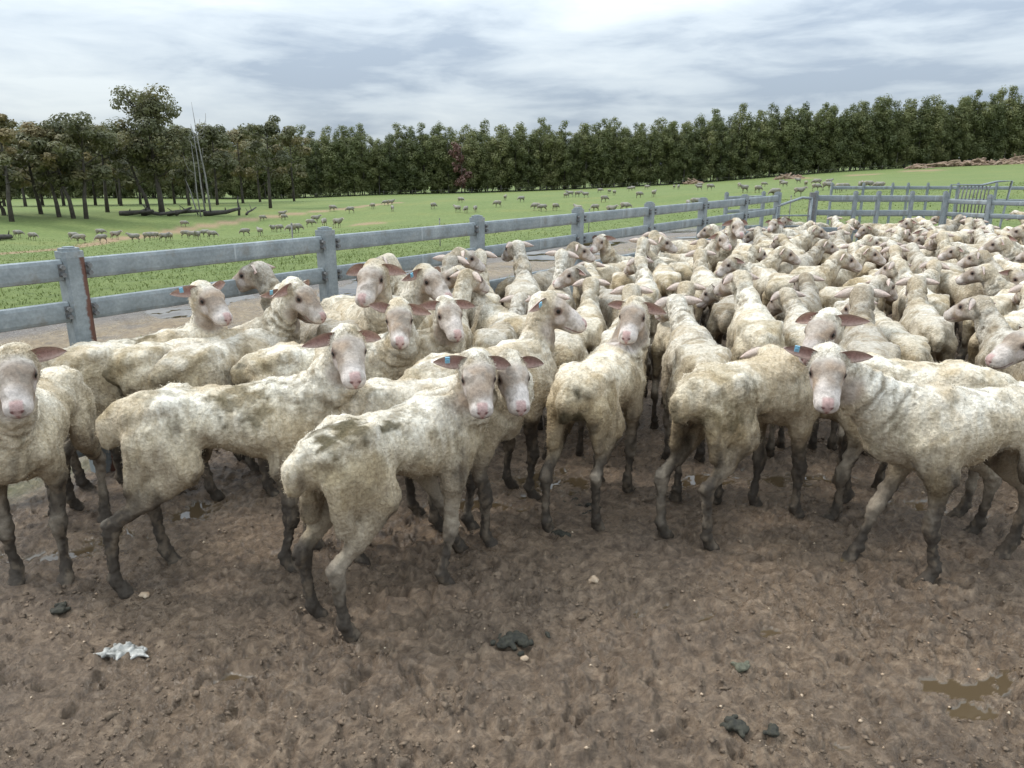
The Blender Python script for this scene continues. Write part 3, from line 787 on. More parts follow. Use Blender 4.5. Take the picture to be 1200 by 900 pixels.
fence.location = FB; fence.rotation_euler = (0, 0, yawF)
tag(fence, 'grey galvanised steel four rail yard fence running beside the flock', 'fence')
for n in range(-2, 8):
    p = link('post', PMR if n == 0 else PM, M_GALV_RUST if n == 0 else M_GALV, fence, (n * SPC, 0, 0))
    if n == 0: p['label'] = 'post with one rust stained side'
    link('cap', CM, M_GALV, p, (0, 0, POSTH))
    if n < 7:
        for z in RAILZ:
            link('rail', RM, M_GALV, fence, ((n + .5) * SPC, -0.012, z))
            for s in (-1, 1):
                link('bracket', BRM, M_BOLT, p, (s * 0.063, -0.012, z))
# far cross fence behind the flock, with gate and race
def simple_fence(name, pts, h, zs, label, railh=0.09, postw=0.065, cap=True):
    pts = [np.array(q, float) for q in pts]
    root = bpy.data.objects.new(name, None); col.objects.link(root); root.location = (pts[0][0], pts[0][1], 0)
    tag(root, label, 'fence')
    pm = post_mesh('yard_post', h, postw); cm = cap_mesh(postw * 1.08)
    for i, q in enumerate(pts):
        nx = pts[min(i + 1, len(pts) - 1)] - pts[max(i - 1, 0)]; rz = math.atan2(nx[1], nx[0])
        p = link('post', pm, M_GALV, root, (q[0] - pts[0][0], q[1] - pts[0][1], 0)); p.rotation_euler = (0, 0, rz)
        if cap: link('cap', cm, M_GALV, p, (0, 0, h))
    for a, b in zip(pts[:-1], pts[1:]):
        d = b - a; l = np.linalg.norm(d[:2]); rm = rail_mesh('yard_rail', l - postw - .004, railh, .04)
        for z in zs:
            r = link('rail', rm, M_GALV, root, ((a[0] + b[0]) / 2 - pts[0][0], (a[1] + b[1]) / 2 - pts[0][1], z)); r.rotation_euler = (0, 0, math.atan2(d[1], d[0]))
    return root
def top_at(px, py, z):
    q = on_z(px, py, z); return (q[0], q[1])
YB = 12.6
def at_y(px, y):      # ground point on the line y = const under a pixel column
    d = ray(px, 235); return np.array([d[0] / d[1] * y, y])
simple_fence('yard_fence', [at_y(956, 12.6), at_y(1002, 12.5), at_y(1029, 12.5), at_y(1068, 12.5), at_y(1107, 12.4), ], 1.16, (1.09, .86, .58, .2), 'galvanised fence closing the yard behind the flock, beside the gateway')
simple_fence('yard_fence', [at_y(1109.5, 12.55), at_y(1160, 12.0), at_y(1215, 11.6), at_y(1290, 11.2)], 1.12, (1.04, .84, .5, .2), 'galvanised fence continuing past the mesh panel', .07)
simple_fence('race_fence', [at_y(973, 16.5), at_y(1010, 16.5), at_y(1044, 16.5), at_y(1062, 16.5), at_y(1085, 16.5), at_y(1120, 16.5), at_y(1165, 16.3), at_y(1230, 16.0)], 1.22, (1.16, .9, .6, .25), 'galvanised race fence set behind the yard fence', .07, .05)
simple_fence('yard_fence', [FEND[:2] + np.array([-.55, 1.1]), FEND[:2] + np.array([.28, 1.6])], 1.10, (1.04, .8, .5), 'short galvanised fence spur behind the end of the rail fence', .06)
# open gate: cranked pipe
g0, g1 = at_y(911, 12.4), at_y(952, 12.5)
gt = bpy.data.objects.new('pipe_gate', None); col.objects.link(gt); gt.location = (g0[0], g0[1], 0)
dg = g1 - g0
def gp(t, z): return (dg[0] * t, dg[1] * t, z)
link('frame', MB().tube([gp(0, .25), gp(0, .95), gp(.12, .99), gp(.7, 1.10), gp(.98, 1.09)], .021, 8).tube([gp(.98, 1.09), gp(.98, .2)], .021, 8).mesh('gate_frame', True), M_GALV, gt)
for z in (.25, .45, .65, .82):
    link('bar', MB().tube([gp(0, z), gp(.98, z)], .014, 6).mesh('gate_bar', True), M_GALV, gt)
tag(gt, 'galvanised pipe gate with cranked top bar filling the gateway', 'gate')
gpst = link('gate_post', post_mesh('gate_post', 1.18, .09), M_BOLT, None, (g1[0] + .02, g1[1] + .05, 0)); tag(gpst, 'dark steel gate post at the hinge of the pipe gate', 'post')
# mesh hurdle leaning behind the yard fence
h0, h1 = at_y(1112, 13.6), at_y(1182, 13.9)
hp = bpy.data.objects.new('steel_hurdle', None); col.objects.link(hp); hp.location = (h0[0], h0[1], 0); dh = h1 - h0
def hpp(t, z, o=0): return (dh[0] * t, dh[1] * t + o, z)
link('frame', MB().tube([hpp(0, 0), hpp(0, 1.28), hpp(.5, 1.27), hpp(.75, 1.33), hpp(1, 1.34), hpp(.93, .6), hpp(.92, 0)], .02, 6).tube([hpp(0, .35), hpp(.92, .35)], .016, 6).mesh('hurdle_frame', True), M_GALV, hp)
for k in range(9):
    t = .2 + .05 * k
    link('bar', MB().tube([hpp(t, 0.02), hpp(t - .06 + .012 * k, 1.0 + .02 * k), hpp(t - .05 + .012 * k, 1.26)], .012, 5).mesh('hurdle_bar', True), M_BOLT, hp)
tag(hp, 'bent galvanised hurdle with dark leaning bars behind the yard fence', 'hurdle')
# thin pickets of a wire fence out on the grass
for i, (px, py0, d) in enumerate(((516, 293, 22), (690, 268, 26), (925, 252, 27), (345, 306, 18), (820, 258, 28))):
    b0 = at_dist(px, py0, d); gz = float(terrain(b0[0], b0[1]))
    tag(link('picket', MB().tube([(0, 0, -.2), (0, 0, .78)], .017, 6).box((0, 0, .78), (.03, .03, .05)).mesh('picket', True), M_DEADWOOD, None, (b0[0], b0[1], gz)),
        'thin pale picket standing on the grass beyond the rail fence', 'picket', 'pickets on the grass')
# fence along the plantation
wf = bpy.data.objects.new('wire_fence', None); col.objects.link(wf)
ff = [(x * .965, y * .965) for x, y, _ in front[4:]]
wf.location = (ff[0][0], ff[0][1], float(terrain(*ff[0])))
wl = []
for (xa, ya), (xb, yb) in zip(ff[:-1], ff[1:]):
    for k in range(3):
        t = k / 3; x, y = xa + (xb - xa) * t, ya + (yb - ya) * t; z = float(terrain(x, y)); wl.append((x - ff[0][0], y - ff[0][1], z + .9 - wf.location[2]))
        link('post', bpy.data.meshes.get('strainer') or MB().tube([(0, 0, -.3), (0, 0, 1.15)], .07, 6).mesh('strainer', True), M_LOG, wf, (x - ff[0][0], y - ff[0][1], z - wf.location[2]))
link('wire', MB().tube(wl, .012, 3).mesh('wire', True), M_BOLT, wf)
tag(wf, 'dark post and wire fence along the foot of the plantation', 'fence')

# ------------------------------------------------------------------ sheep: one continuous surface from a smooth field
class Field:
    """smooth union of tapered, elliptical limbs: p0 p1 ends, (a,b) half sizes across and along 'up' at each end"""
    def __init__(s, k): s.k, s.pr, s.gk, s.ys = k, [], k, 1.0
    def seg(s, p0, p1, r0, r1, up=(0, 0, 1)):
        p0, p1 = np.array(p0, float), np.array(p1, float); p0[1] *= s.ys; p1[1] *= s.ys
        r0 = (r0, r0) if np.isscalar(r0) else r0; r1 = (r1, r1) if np.isscalar(r1) else r1
        ax = p1 - p0; ln = np.linalg.norm(ax) + 1e-6; ax = ax / ln
        up = np.array(up, float); up = up - ax * (up @ ax)
        if np.linalg.norm(up) < 1e-3: up = np.array([1.0, 0, 0]) - ax * ax[0]
        up /= np.linalg.norm(up); sd_ = np.cross(ax, up)
        s.pr.append((p0, p1, ax, ln, up, sd_, r0, r1, s.gk))
    def bounds(s, m=0.03):
        lo = np.min([np.minimum(p[0], p[1]) - max(*p[6], *p[7]) for p in s.pr], 0) - m
        hi = np.max([np.maximum(p[0], p[1]) + max(*p[6], *p[7]) for p in s.pr], 0) + m
        return lo, hi
    def grid(s, lo, hi, h):
        n = np.ceil((hi - lo) / h).astype(int) + 1
        ax = [lo[i] + np.arange(n[i]) * h for i in range(3)]
        accs = {}; mg = 0.045
        for p0, p1, a, ln, up, sd_, r0, r1, gk in s.pr:
            acc = accs.setdefault(gk, np.zeros(n))
            rm = max(*r0, *r1) + mg
            l2 = np.minimum(p0, p1) - rm; h2 = np.maximum(p0, p1) + rm
            i0 = [max(0, int((l2[i] - lo[i]) / h)) for i in range(3)]; i1 = [min(n[i], int((h2[i] - lo[i]) / h) + 2) for i in range(3)]
            if any(i1[i] <= i0[i] for i in range(3)): continue
            X = ax[0][i0[0]:i1[0], None, None] - p0[0]; Y = ax[1][None, i0[1]:i1[1], None] - p0[1]; Z = ax[2][None, None, i0[2]:i1[2]] - p0[2]
            dt = X * a[0] + Y * a[1] + Z * a[2]
            t = np.clip(dt / ln, 0, 1); ex = dt - t * ln
            A = r0[0] + (r1[0] - r0[0]) * t; B = r0[1] + (r1[1] - r0[1]) * t
            u = X * sd_[0] + Y * sd_[1] + Z * sd_[2]; v = X * up[0] + Y * up[1] + Z * up[2]
            mn = np.minimum(A, B)
            q = np.sqrt((u / A) ** 2 + (v / B) ** 2 + (ex / mn) ** 2)
            d = (q - 1) * mn
            acc[i0[0]:i1[0], i0[1]:i1[1], i0[2]:i1[2]] += np.exp(-gk * np.clip(d, -0.06, mg))
        ds = [-np.log(a_ + math.exp(-gk * mg)) / gk for gk, a_ in accs.items()]
        if len(ds) == 1: return ds[0]
        K = s.k; return -np.log(sum(np.exp(-K * np.maximum(q, -.06)) for q in ds)) / K
def surface_nets(Fg, lo, h):
    n = Fg.shape; S = Fg < 0
    c = np.zeros((n[0] - 1, n[1] - 1, n[2] - 1), np.int8)
    for dx in (0, 1):
        for dy in (0, 1):
            for dz in (0, 1): c += S[dx:n[0] - 1 + dx, dy:n[1] - 1 + dy, dz:n[2] - 1 + dz]
    act = (c > 0) & (c < 8); I = np.argwhere(act); idx = -np.ones(act.shape, np.int64); idx[act] = np.arange(len(I))
    co = np.array([(x, y, z) for x in (0, 1) for y in (0, 1) for z in (0, 1)])
    val = np.stack([Fg[I[:, 0] + q[0], I[:, 1] + q[1], I[:, 2] + q[2]] for q in co], 1)
    sm = np.zeros((len(I), 3)); cnt = np.zeros(len(I))
    for i in range(8):
        for j in range(i + 1, 8):
            if np.abs(co[i] - co[j]).sum() != 1: continue
            cr = (val[:, i] < 0) != (val[:, j] < 0)
            t = np.where(cr, val[:, i] / (val[:, i] - val[:, j] + 1e-12), 0)
            sm += (co[i] + t[:, None] * (co[j] - co[i])) * cr[:, None]; cnt += cr
    V = lo + (I + sm / cnt[:, None]) * h
    Q = []
    for axn in range(3):
        b, cc = (axn + 1) % 3, (axn + 2) % 3
        s0 = [slice(1, -1)] * 3; s1 = [slice(1, -1)] * 3
        s0[axn] = slice(0, -1); s1[axn] = slice(1, None)
        A, B = S[tuple(s0)], S[tuple(s1)]
        E = np.argwhere(A != B); off = np.ones(3, int); off[axn] = 0; E = E + off
        if len(E) == 0: continue
        eb = np.zeros(3, int); eb[b] = 1; ec = np.zeros(3, int); ec[cc] = 1
        g = lambda P: idx[P[:, 0], P[:, 1], P[:, 2]]
        q = np.stack([g(E - eb - ec), g(E - ec), g(E), g(E - eb)], 1)
        fl = S[E[:, 0], E[:, 1], E[:, 2]]
        q[~fl] = q[~fl][:, ::-1]
        Q.append(q[(q >= 0).all(1)])
    return V, np.vstack(Q)
def dirv(yaw, el):
    return np.array([math.sin(yaw) * math.cos(el), math.cos(yaw) * math.cos(el), math.sin(el)])
def lerp(a, b, t): return a + (b - a) * t

YS = 0.91
def neck_pts(elev, y1, y2, yh, hp, nl=1.0):
    e1, e2 = R(34 + elev * .8), R(52 + elev)
    n0 = np.array([0, .235, .63]); n1 = n0 + .17 * nl * dirv(y1, e1); n2 = n1 + .165 * nl * dirv(y2, e2)
    fw = dirv(yh, R(hp)); sd_ = np.array([math.cos(yh), -math.sin(yh), 0]); up = np.cross(sd_, fw)
    hc = n2 + .02 * dirv(y2, e2) + fw * .035 + np.array([0, 0, .012])
    return n0, n1, n2, fw, sd_, up, hc
def make_sheep(name, seed, rel=0.0, elev=0.0, hp=-26, feet=(0, 0, 0, 0), res=0.011, hres=0.0048, fleece=0.0, dag=0.3, split=None, tilt=0, grey=0.0, body_w=1.0, hook=0.0, fuzz=0, nl=1.0, spots=()):
    """rel: head yaw (deg, + right); elev: neck lift (deg added); hp: face pitch; feet: fore-aft offsets FL FR HL HR"""
    rs = np.random.RandomState(seed)
    y1, y2, yh = (rel * .28, rel * .68, rel) if split is None else split
    y1, y2, yh = R(y1), R(y2), R(yh)
    fl = fleece; bw = body_w
    Fd = Field(110.0); Fd.gk = 80.0; Fd.ys = YS
    ts = [(-.40, .605, .056, .074), (-.345, .612, .096, .104), (-.25, .618, .116, .110), (-.09, .612, .118, .112), (.06, .588, .136, .140), (.18, .574, .124, .154), (.265, .588, .096, .134), (.32, .585, .070, .104)]
    for a, b in zip(ts[:-1], ts[1:]):
        Fd.seg((0, a[0], a[1]), (0, b[0], b[1]), (a[2] * bw + fl - .012, a[3] + fl - .012), (b[2] * bw + fl - .012, b[3] + fl - .012))
    # hip bones and withers
    for s in (-1, 1):
        Fd.seg((s * .072, -.20, .695), (s * .090, -.25, .690), .022 + fl, .020 + fl); Fd.seg((s * .090, -.25, .690), (s * .062, -.385, .655), .018 + fl, .020 + fl)
        Fd.seg((s * .03, .13, .70), (s * .045, .22, .66), .035, .04)
    # tail stub
    Fd.seg((0, -.42, .66), (rs.uniform(-.01, .01), -.465, .615), .030, .032); Fd.seg((0, -.465, .615), (rs.uniform(-.012, .012), -.472, .555), .032, .024)
    # neck
    n0, n1, n2, fw, sd_, up, hc = neck_pts(elev, y1, y2, yh, hp, nl); Fd.ys = 1.0
    Fd.seg(n0 + np.array([0, 0, -.02]), n1, (.078 + fl, .112 + fl), (.058 + fl, .078 + fl)); Fd.seg(n1, n2, (.056 + fl, .076 + fl), (.050, .060))
    Fd.seg((0, .29, .53), lerp(n0, n1, .8) + np.array([0, 0, -.05]), (.06, .075), (.045, .045))
    # head frame
    if tilt:
        rm = Matrix.Rotation(R(tilt), 3, Vector(fw)); sd_ = np.array(rm @ Vector(sd_)); up = np.array(rm @ Vector(up))
    hl = lambda s, f, u: hc + sd_ * s + fw * f + up * u
    Fd.gk = 210.0
    for f_ in (Fd,):
        f_.seg(hl(0, -.032, .0), hl(0, .045, .0), (.056, .058), (.054, .055), up)            # skull
        f_.seg(hl(0, .045, .0), hl(0, .112, -.012), (.052, .052), (.041, .043), up)          # face
        f_.seg(hl(0, .112, -.013), hl(0, .160, -.022), (.0405, .041), (.036, .034), up)      # muzzle
        f_.seg(hl(0, .168, -.012), hl(0, .172, -.022), (.027, .017), (.022, .014), up)       # nose pad
        f_.seg(hl(0, .0, -.042), hl(0, .135, -.050), (.038, .034), (.027, .018), up)         # jaw
        f_.seg(hl(0, .145, -.050), hl(0, .158, -.048), (.025, .015), (.021, .012), up)       # chin
        for s in (-1, 1):
            f_.seg(hl(s * .036, .030, .028), hl(s * .043, .058, .026), .016, .011, up)        # brow
            f_.seg(hl(s * .03, .03, -.03), hl(s * .034, .075, -.03), (.020, .03), (.012, .02), up)  # cheek
            f_.seg(hl(s * .022, .150, -.028), hl(s * .020, .164, -.030), .017, .015, up)      # lip
    Fd.gk = 150.0; Fd.ys = YS
    # legs
    FLd, FRd, HLd, HRd = feet
    joints = []
    for s, d in ((-1, FLd), (1, FRd)):
        w = s * .088
        sh = (w, .205, .56); el = (s * .10, .155 + d * .1, .415); kn = (w * 1.0, .19 + d * .55, .235); fe = (w * .95, .17 + d, .075); ho = (w * .95, .20 + d, .022)
        Fd.seg(sh, el, (.046 + fl * .5, .095), (.034 + fl * .5, .050), (0, 1, 0)); Fd.seg(el, kn, (.029, .038), (.021, .022), (0, 1, 0))
        Fd.seg(lerp(np.array(kn), np.array(el), .12), lerp(np.array(kn), np.array(fe), .15), (.023, .025), (.021, .021)); Fd.seg(kn, fe, (.0165, .018), (.016, .018)); Fd.seg(fe, ho, .020, .023)
        for q in (-1, 1): Fd.seg((ho[0] + q * .011, ho[1], .024), (ho[0] + q * .014, ho[1] + .028, .010), .018, .012)
        joints.append((ho, kn))
    for s, d in ((-1, HLd), (1, HRd)):
        w = s * .095
        hi_ = (s * .075, -.285, .60); sf = (s * .106, -.19 + d * .15, .455); hk = (w, -.405 + d * .7, .285); fe = (w * .95, -.385 + d, .08); ho = (w * .95, -.352 + d, .022)
        Fd.seg(hi_, sf, (.054 + fl * .6, .122 + fl * .5), (.038 + fl * .5, .068), (0, 1, 0)); Fd.seg((s * .08, -.335, .56), (w, -.36 + d * .35, .40), (.040 + fl * .5, .062), (.024, .030), (0, 1, 0))
        Fd.seg(sf, lerp(np.array(sf), np.array(hk), .62), (.037, .054), (.024, .034), (0, 1, 0)); Fd.seg(lerp(np.array(sf), np.array(hk), .5), hk, (.024, .034), (.018, .026), (0, 1, 0))
        Fd.seg(hk, lerp(np.array(hk), np.array(fe), .2), (.020, .029), (.017, .021), (0, 1, 0)); Fd.seg(hk, fe, (.0165, .021), (.0165, .019), (0, 1, 0)); Fd.seg(fe, ho, .020, .023)
        for q in (-1, 1): Fd.seg((ho[0] + q * .011, ho[1], .024), (ho[0] + q * .014, ho[1] + .028, .010), .018, .012)
        joints.append((ho, hk))
    lo, hi = Fd.bounds()
    V, Q = surface_nets(Fd.grid(lo, hi, res), lo, res)
    hcen = hl(0, .075, -.01)
    if hres:
        # finer skin on the head, from the same field
        r1, r2 = .118, .132
        fo = (V - hcen) @ fw; ins = (np.linalg.norm(V - hcen, axis=1) < r1) & (fo > -.085)
        Q = Q[~ins[Q].all(1)]
        hlo, hhi = hcen - .15, hcen + .15
        V2, Q2 = surface_nets(Fd.grid(hlo, hhi, hres), hlo, hres)
        fo2 = (V2 - hcen) @ fw; in2 = (np.linalg.norm(V2 - hcen, axis=1) < r2) & (fo2 > -.10)
        Q2 = Q2[in2[Q2].all(1)]
        Q = np.vstack([Q, Q2 + len(V)]); V = np.vstack([V, V2])
        used = np.zeros(len(V), bool); used[Q.ravel()] = True; mp = np.cumsum(used) - 1; V = V[used]; Q = mp[Q]
    # ---- regions
    so = rs.uniform(0, 50, 3)
    hv = np.stack([(V - hc) @ sd_, (V - hc) @ fw, (V - hc) @ up], 1)
    hd = np.linalg.norm(V - hcen, axis=1)
    face = sst(-.012, .05, hv[:, 1] + .25 * (np.abs(hv[:, 2]) - .04)) * sst(.155, .12, hd)
    nA, nB = fbm(V + so, 5.0, 3), fbm(V + so + 7, 14.0, 3)
    z = V[:, 2]
    # ---- relief of shorn wool: lumps, clipper ridges, neck folds (never near the face or the feet)
    e1_ = np.linalg.norm(np.cross(V[Q[:, 2]] - V[Q[:, 0]], V[Q[:, 3]] - V[Q[:, 1]]), axis=1)
    fnm = np.cross(V[Q[:, 2]] - V[Q[:, 0]], V[Q[:, 3]] - V[Q[:, 1]])
    nr = np.zeros_like(V)
    for i in range(4): np.add.at(nr, Q[:, i], fnm)
    nr /= np.linalg.norm(nr, axis=1)[:, None] + 1e-9
    wool = (1 - face) * sst(.30, .42, z)
    nk = n2 - n0; tn = ((V - n0) @ nk) / (nk @ nk)
    neck = sst(.0, .2, tn) * sst(1.08, .8, tn) * (1 - face) * sst(.16, .11, np.linalg.norm(V - n0 - np.clip(tn, 0, 1)[:, None] * nk, axis=1))
    ang_ = np.arctan2((V - n0) @ sd_, (V - n0) @ np.cross(sd_, nk / np.linalg.norm(nk)))
    rid = 1 - 3.2 * np.abs(perlin(np.stack([tn * np.linalg.norm(nk) * 36 + .5 * nB, ang_ * .9, np.full(len(V), so[0])], 1)))
    comb = np.sin(V[:, 1] * 115 + z * 30 + 4.5 * nA + 1.5 * nB) * sst(.05, .3, np.abs(nr[:, 0]))
    # loose skin folds running down the shoulder and flank
    fold = (1 - 3.5 * np.abs(perlin(np.stack([V[:, 1] * 11 + z * 6 + .6 * nA, z * 2.5, np.sign(V[:, 0]) * 3 + so[1]], 1)))) * sst(.05, .5, np.abs(nr[:, 0])) * sst(-.05, .25, nA + .15)
    V = V + nr * (wool * (.006 * nA + .0028 * nB + .0026 * fbm(V + so, 42, 2, .7) + .0017 * comb + .0045 * fold) + .0060 * rid * neck + (1 - wool) * (1 - face) * sst(.02, .05, z) * (.008 * fbm(V + so, 48, 2, .6) + .002 * fbm(V + so, 18, 2)))[:, None]
    # ---- colour
    cream = np.array([.70, .63, .50]); white = np.array([.79, .755, .675]); tan = np.array([.54, .45, .32]); dirt = np.array([.25, .215, .165])
    mud = np.array([.050, .040, .031]); mud2 = np.array([.15, .122, .095])
    mixv = lambda A, B, t: A + (B - A) * t[:, None]
    C = np.tile(cream, (len(V), 1))
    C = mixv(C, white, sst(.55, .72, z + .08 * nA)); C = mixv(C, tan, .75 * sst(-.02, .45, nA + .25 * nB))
    C = mixv(C, dirt * 1.3, .6 * sst(.2, .6, fbm(V + so + 13, 6.5, 4, .65)) * sst(.2, .6, nB + .45))
    C = mixv(C, dirt * 1.15, .75 * neck * sst(.35, -.5, rid))  # crease shading put into the colour so the neck ridges show
    C = mixv(C, np.array([.38, .32, .235]), .75 * sst(.64, .46, z + .08 * nB))
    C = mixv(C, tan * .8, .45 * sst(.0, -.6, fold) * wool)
    C = mixv(C, np.array([.20, .192, .178]), np.full(len(V), grey * .95))
    # dags round the tail
    dd = np.linalg.norm((V - np.array([0.02, -.43, .55])) * np.array([1, 1.0, .8]), axis=1)
    
    C = mixv(C, np.array([.36, .29, .18]), .65 * sst(.0, .45, fbm(V + so + 70, 4.5, 4, .6)) * sst(.05, -.3, V[:, 1]))
    C = mixv(C, np.array([.20, .17, .115]), .5 * sst(.36, .62, fbm(V * np.array([1, 1, .6]) + so + 90, 11, 4, .7)))
    for sx, sy, sz_, r_, am in spots:
        ds = np.linalg.norm((V - np.array([sx, sy, sz_])) * np.array([1, .8, 1]), axis=1)
        C = mixv(C, np.array([.10, .085, .05]), am * sst(r_, r_ * .45, ds + r_ * .9 * fbm(V + so, 22, 3)))
    C = mixv(C, np.array([.34, .265, .15]), .45 * dag * sst(.25, .12, dd + .08 * nA)); dd2 = np.linalg.norm((V - np.array([.02, -.41, .53])) * np.array([1.1, .8, .9]), axis=1); C = mixv(C, np.array([.052, .046, .028]), dag * .95 * sst(.115, .045, dd2 + .07 * nB + .04 * nA))
    # skin inside the flank and groin
    C = mixv(C, np.array([.20, .15, .12]), .7 * sst(.07, .02, np.abs(V[:, 0])) * sst(.46, .40, z) * sst(.34, .40, z))
    # mud on the legs
    nL = fbm(V * np.array([1, 1, .45]) + so + 40, 9, 3, .65)
    mm = sst(.53, .30, z + .12 * nA + .10 * nL)
    C = mixv(C, mud2, .85 * mm); m2 = sst(.45, .18, z + .10 * nA + .24 * nL)
    C = mixv(C, mud, m2 * .92); C = mixv(C, mud2 * np.array([1.15, 1.1, 1.0]), .7 * m2 * sst(.05, .4, fbm(V * np.array([1, 1, .5]) + so + 3, 26, 3, .6)))
    C = mixv(C, np.array([.30, .25, .19]), .55 * sst(.62, .48, z + .1 * nB) * (1 - m2) * sst(-.1, .4, nL))
    if hook: C = mixv(C, np.array([.40, .27, .10]), hook * sst(.035, .02, z) * sst(.20 + FRd - .02, .20 + FRd + .02, V[:, 1]))
    # face
    s_, f_, u_ = hv[:, 0], hv[:, 1], hv[:, 2]
    fc = np.tile(np.array([.285, .225, .175]), (len(V), 1)); fc = mixv(fc, np.array([.44, .375, .315]), sst(-.3, .5, nB)); fc = mixv(fc, np.array([.40, .29, .20]), .6 * sst(.0, .5, fbm(V + so + 21, 12, 2)) * sst(.15, .10, f_))
    fc = mixv(fc, np.array([.33, .29, .255]), .6 * sst(.03, .052, u_) * sst(.07, .03, f_))
    wm = rs.uniform(.085, .125); fc = mixv(fc, np.array([.60, .535, .485]), rs.uniform(.7, 1) * sst(wm, wm + .045, f_ + .02 * nB))
    fc = mixv(fc, np.array([.25, .21, .17]), rs.uniform(.25, .8) * sst(.1, .5, fbm(V + so + 55, 18, 3, .6)))
    tri = np.abs(s_) * 1.0 + .45 * np.maximum(0, -(u_ + .004))
    fc = mixv(fc, np.array([.44, .28, .255]), .85 * sst(.0205, .0155, tri) * sst(.158, .170, f_) * sst(-.042, -.036, u_) )
    for s in (-1, 1):
        de = np.sqrt((s_ - s * .050) ** 2 + (f_ - .056) ** 2 + (u_ - .012) ** 2)
        fc = mixv(fc, np.array([.66, .58, .54]), .55 * sst(.03, .015, np.sqrt((s_ - s * .046) ** 2 + (f_ - .078) ** 2 + (u_ + .020) ** 2)))
        fc = mixv(fc, np.array([.12, .075, .06]), .9 * sst(.024, .0155, de))
        dn = np.sqrt((s_ - s * .0135) ** 2 + ((u_ + .012 - .3 * np.abs(s_ - s * .0135)) * 1.5) ** 2); fc = mixv(fc, np.array([.13, .05, .045]), .95 * sst(.0085, .004, dn) * (f_ > .16))
    ml = -.040 - .006 * np.abs(s_) / .03
    fc = mixv(fc, np.array([.20, .11, .10]), .85 * sst(.0055, .002, np.abs(u_ - ml)) * sst(.09, .12, f_))
    fc = mixv(fc, np.array([.30, .15, .13]), .8 * sst(.004, .0015, np.abs(s_)) * (f_ > .16) * sst(-.022, -.026, u_) * sst(-.045, -.041, u_))
    C = mixv(C, fc, face)
    Mk = np.zeros((len(V), 4)); Mk[:, 0] = np.clip(wool, 0, 1); Mk[:, 1] = .25 * m2 + .35 * sst(.16, .175, f_) * face; Mk[:, 3] = 1
    if fleece: Mk[:, 0] *= .25
    Vs, Qs, Cs, Ms, base = [V], [Q], [C], [Mk], len(V)
    def addpart(P, q, c, mk):
        nonlocal base
        Vs.append(P); Qs.append(q + base); Cs.append(np.tile(c, (len(P), 1)) if np.ndim(c) == 1 else c); Ms.append(np.tile(mk, (len(P), 1))); base += len(P)
    tagloc = None
    if hres or res < .02:
        for s in (-1, 1):
            # eye
            ec = hl(s * .0465, .057, .012); k1, k2 = 8, 6
            P = []
            for i in range(k2 + 1):
                for j in range(k1):
                    a, b = math.pi * i / k2, 2 * math.pi * j / k1
                    P.append(ec + .0135 * (sd_ * math.sin(a) * math.cos(b) + fw * math.sin(a) * math.sin(b) + up * math.cos(a)))
            q = np.array([(i * k1 + j, (i + 1) * k1 + j, (i + 1) * k1 + (j + 1) % k1, i * k1 + (j + 1) % k1) for i in range(k2) for j in range(k1)])
            addpart(np.array(P), q, np.array([.012, .008, .006]), (0, .95, 0, 1))
            # ear: cupped leaf, hollow side forward and down
            back = rs.uniform(-.1, .5); dr = rs.uniform(-.42, .12)
            fh = dirv(yh, 0); ea = sd_ * s + fh * -back + np.array([0, 0, dr]); ea /= np.linalg.norm(ea)
            nn = fh * 1.0 + np.array([0, 0, -.30]) + sd_ * s * back; nn -= ea * (nn @ ea); nn /= np.linalg.norm(nn); wv = np.cross(ea, nn)
            r0 = hl(s * .046, -.022, .026); ELEN, EW = rs.uniform(.105, .122), rs.uniform(.024, .029)
            nt_, nv = 11, 9; P, cc = [], []
            for side in (0, 1):
                for i in range(nt_):
                    t = i / (nt_ - 1); w = EW * (math.sin(math.pi * (0.16 + .84 * t) ** .85) ** .75 if t < 1 else 0.02); cup = .022 * (1 - t * .75)
                    for j in range(nv):
                        v = -1 + 2 * j / (nv - 1)
                        th = .0045 * (1 - v * v) * (1 - .5 * t)
                        P.append(r0 + ea * (t * ELEN - .012) + wv * (v * w) + nn * (cup * (v * v) - .010 + (th if side else -th) - .012 * t * t) + up * (-.012 * t * t))
                        if side: cc.append(lerp(np.array([.33, .19, .165]), np.array([.54, .41, .355]), min(1, abs(v) ** 2 + .5 * t * t) * .9))
                        else: cc.append(lerp(np.array([.56, .49, .42]), np.array([.52, .40, .35]), t))
            q = []
            for i in range(nt_ - 1):
                for j in range(nv - 1):
                    a = i * nv + j; q.append((a, a + 1, a + nv + 1, a + nv)); a += nt_ * nv; q.append((a, a + nv, a + nv + 1, a + 1))
            for i in range(nt_ - 1):
                for j in (0, nv - 1):
                    a = i * nv + j; q.append((a, a + nv, a + nv + nt_ * nv, a + nt_ * nv))
            addpart(np.array(P), np.array(q), np.array(cc), (0.15, .1, 0, 1))
            if s == 1: tagloc = (r0 + ea * .055 + wv * .012 + nn * .010, ea, nn)
    V, Q, C, Mk = np.vstack(Vs), np.vstack(Qs), np.vstack(Cs), np.vstack(Ms)
    Fq = [Q]
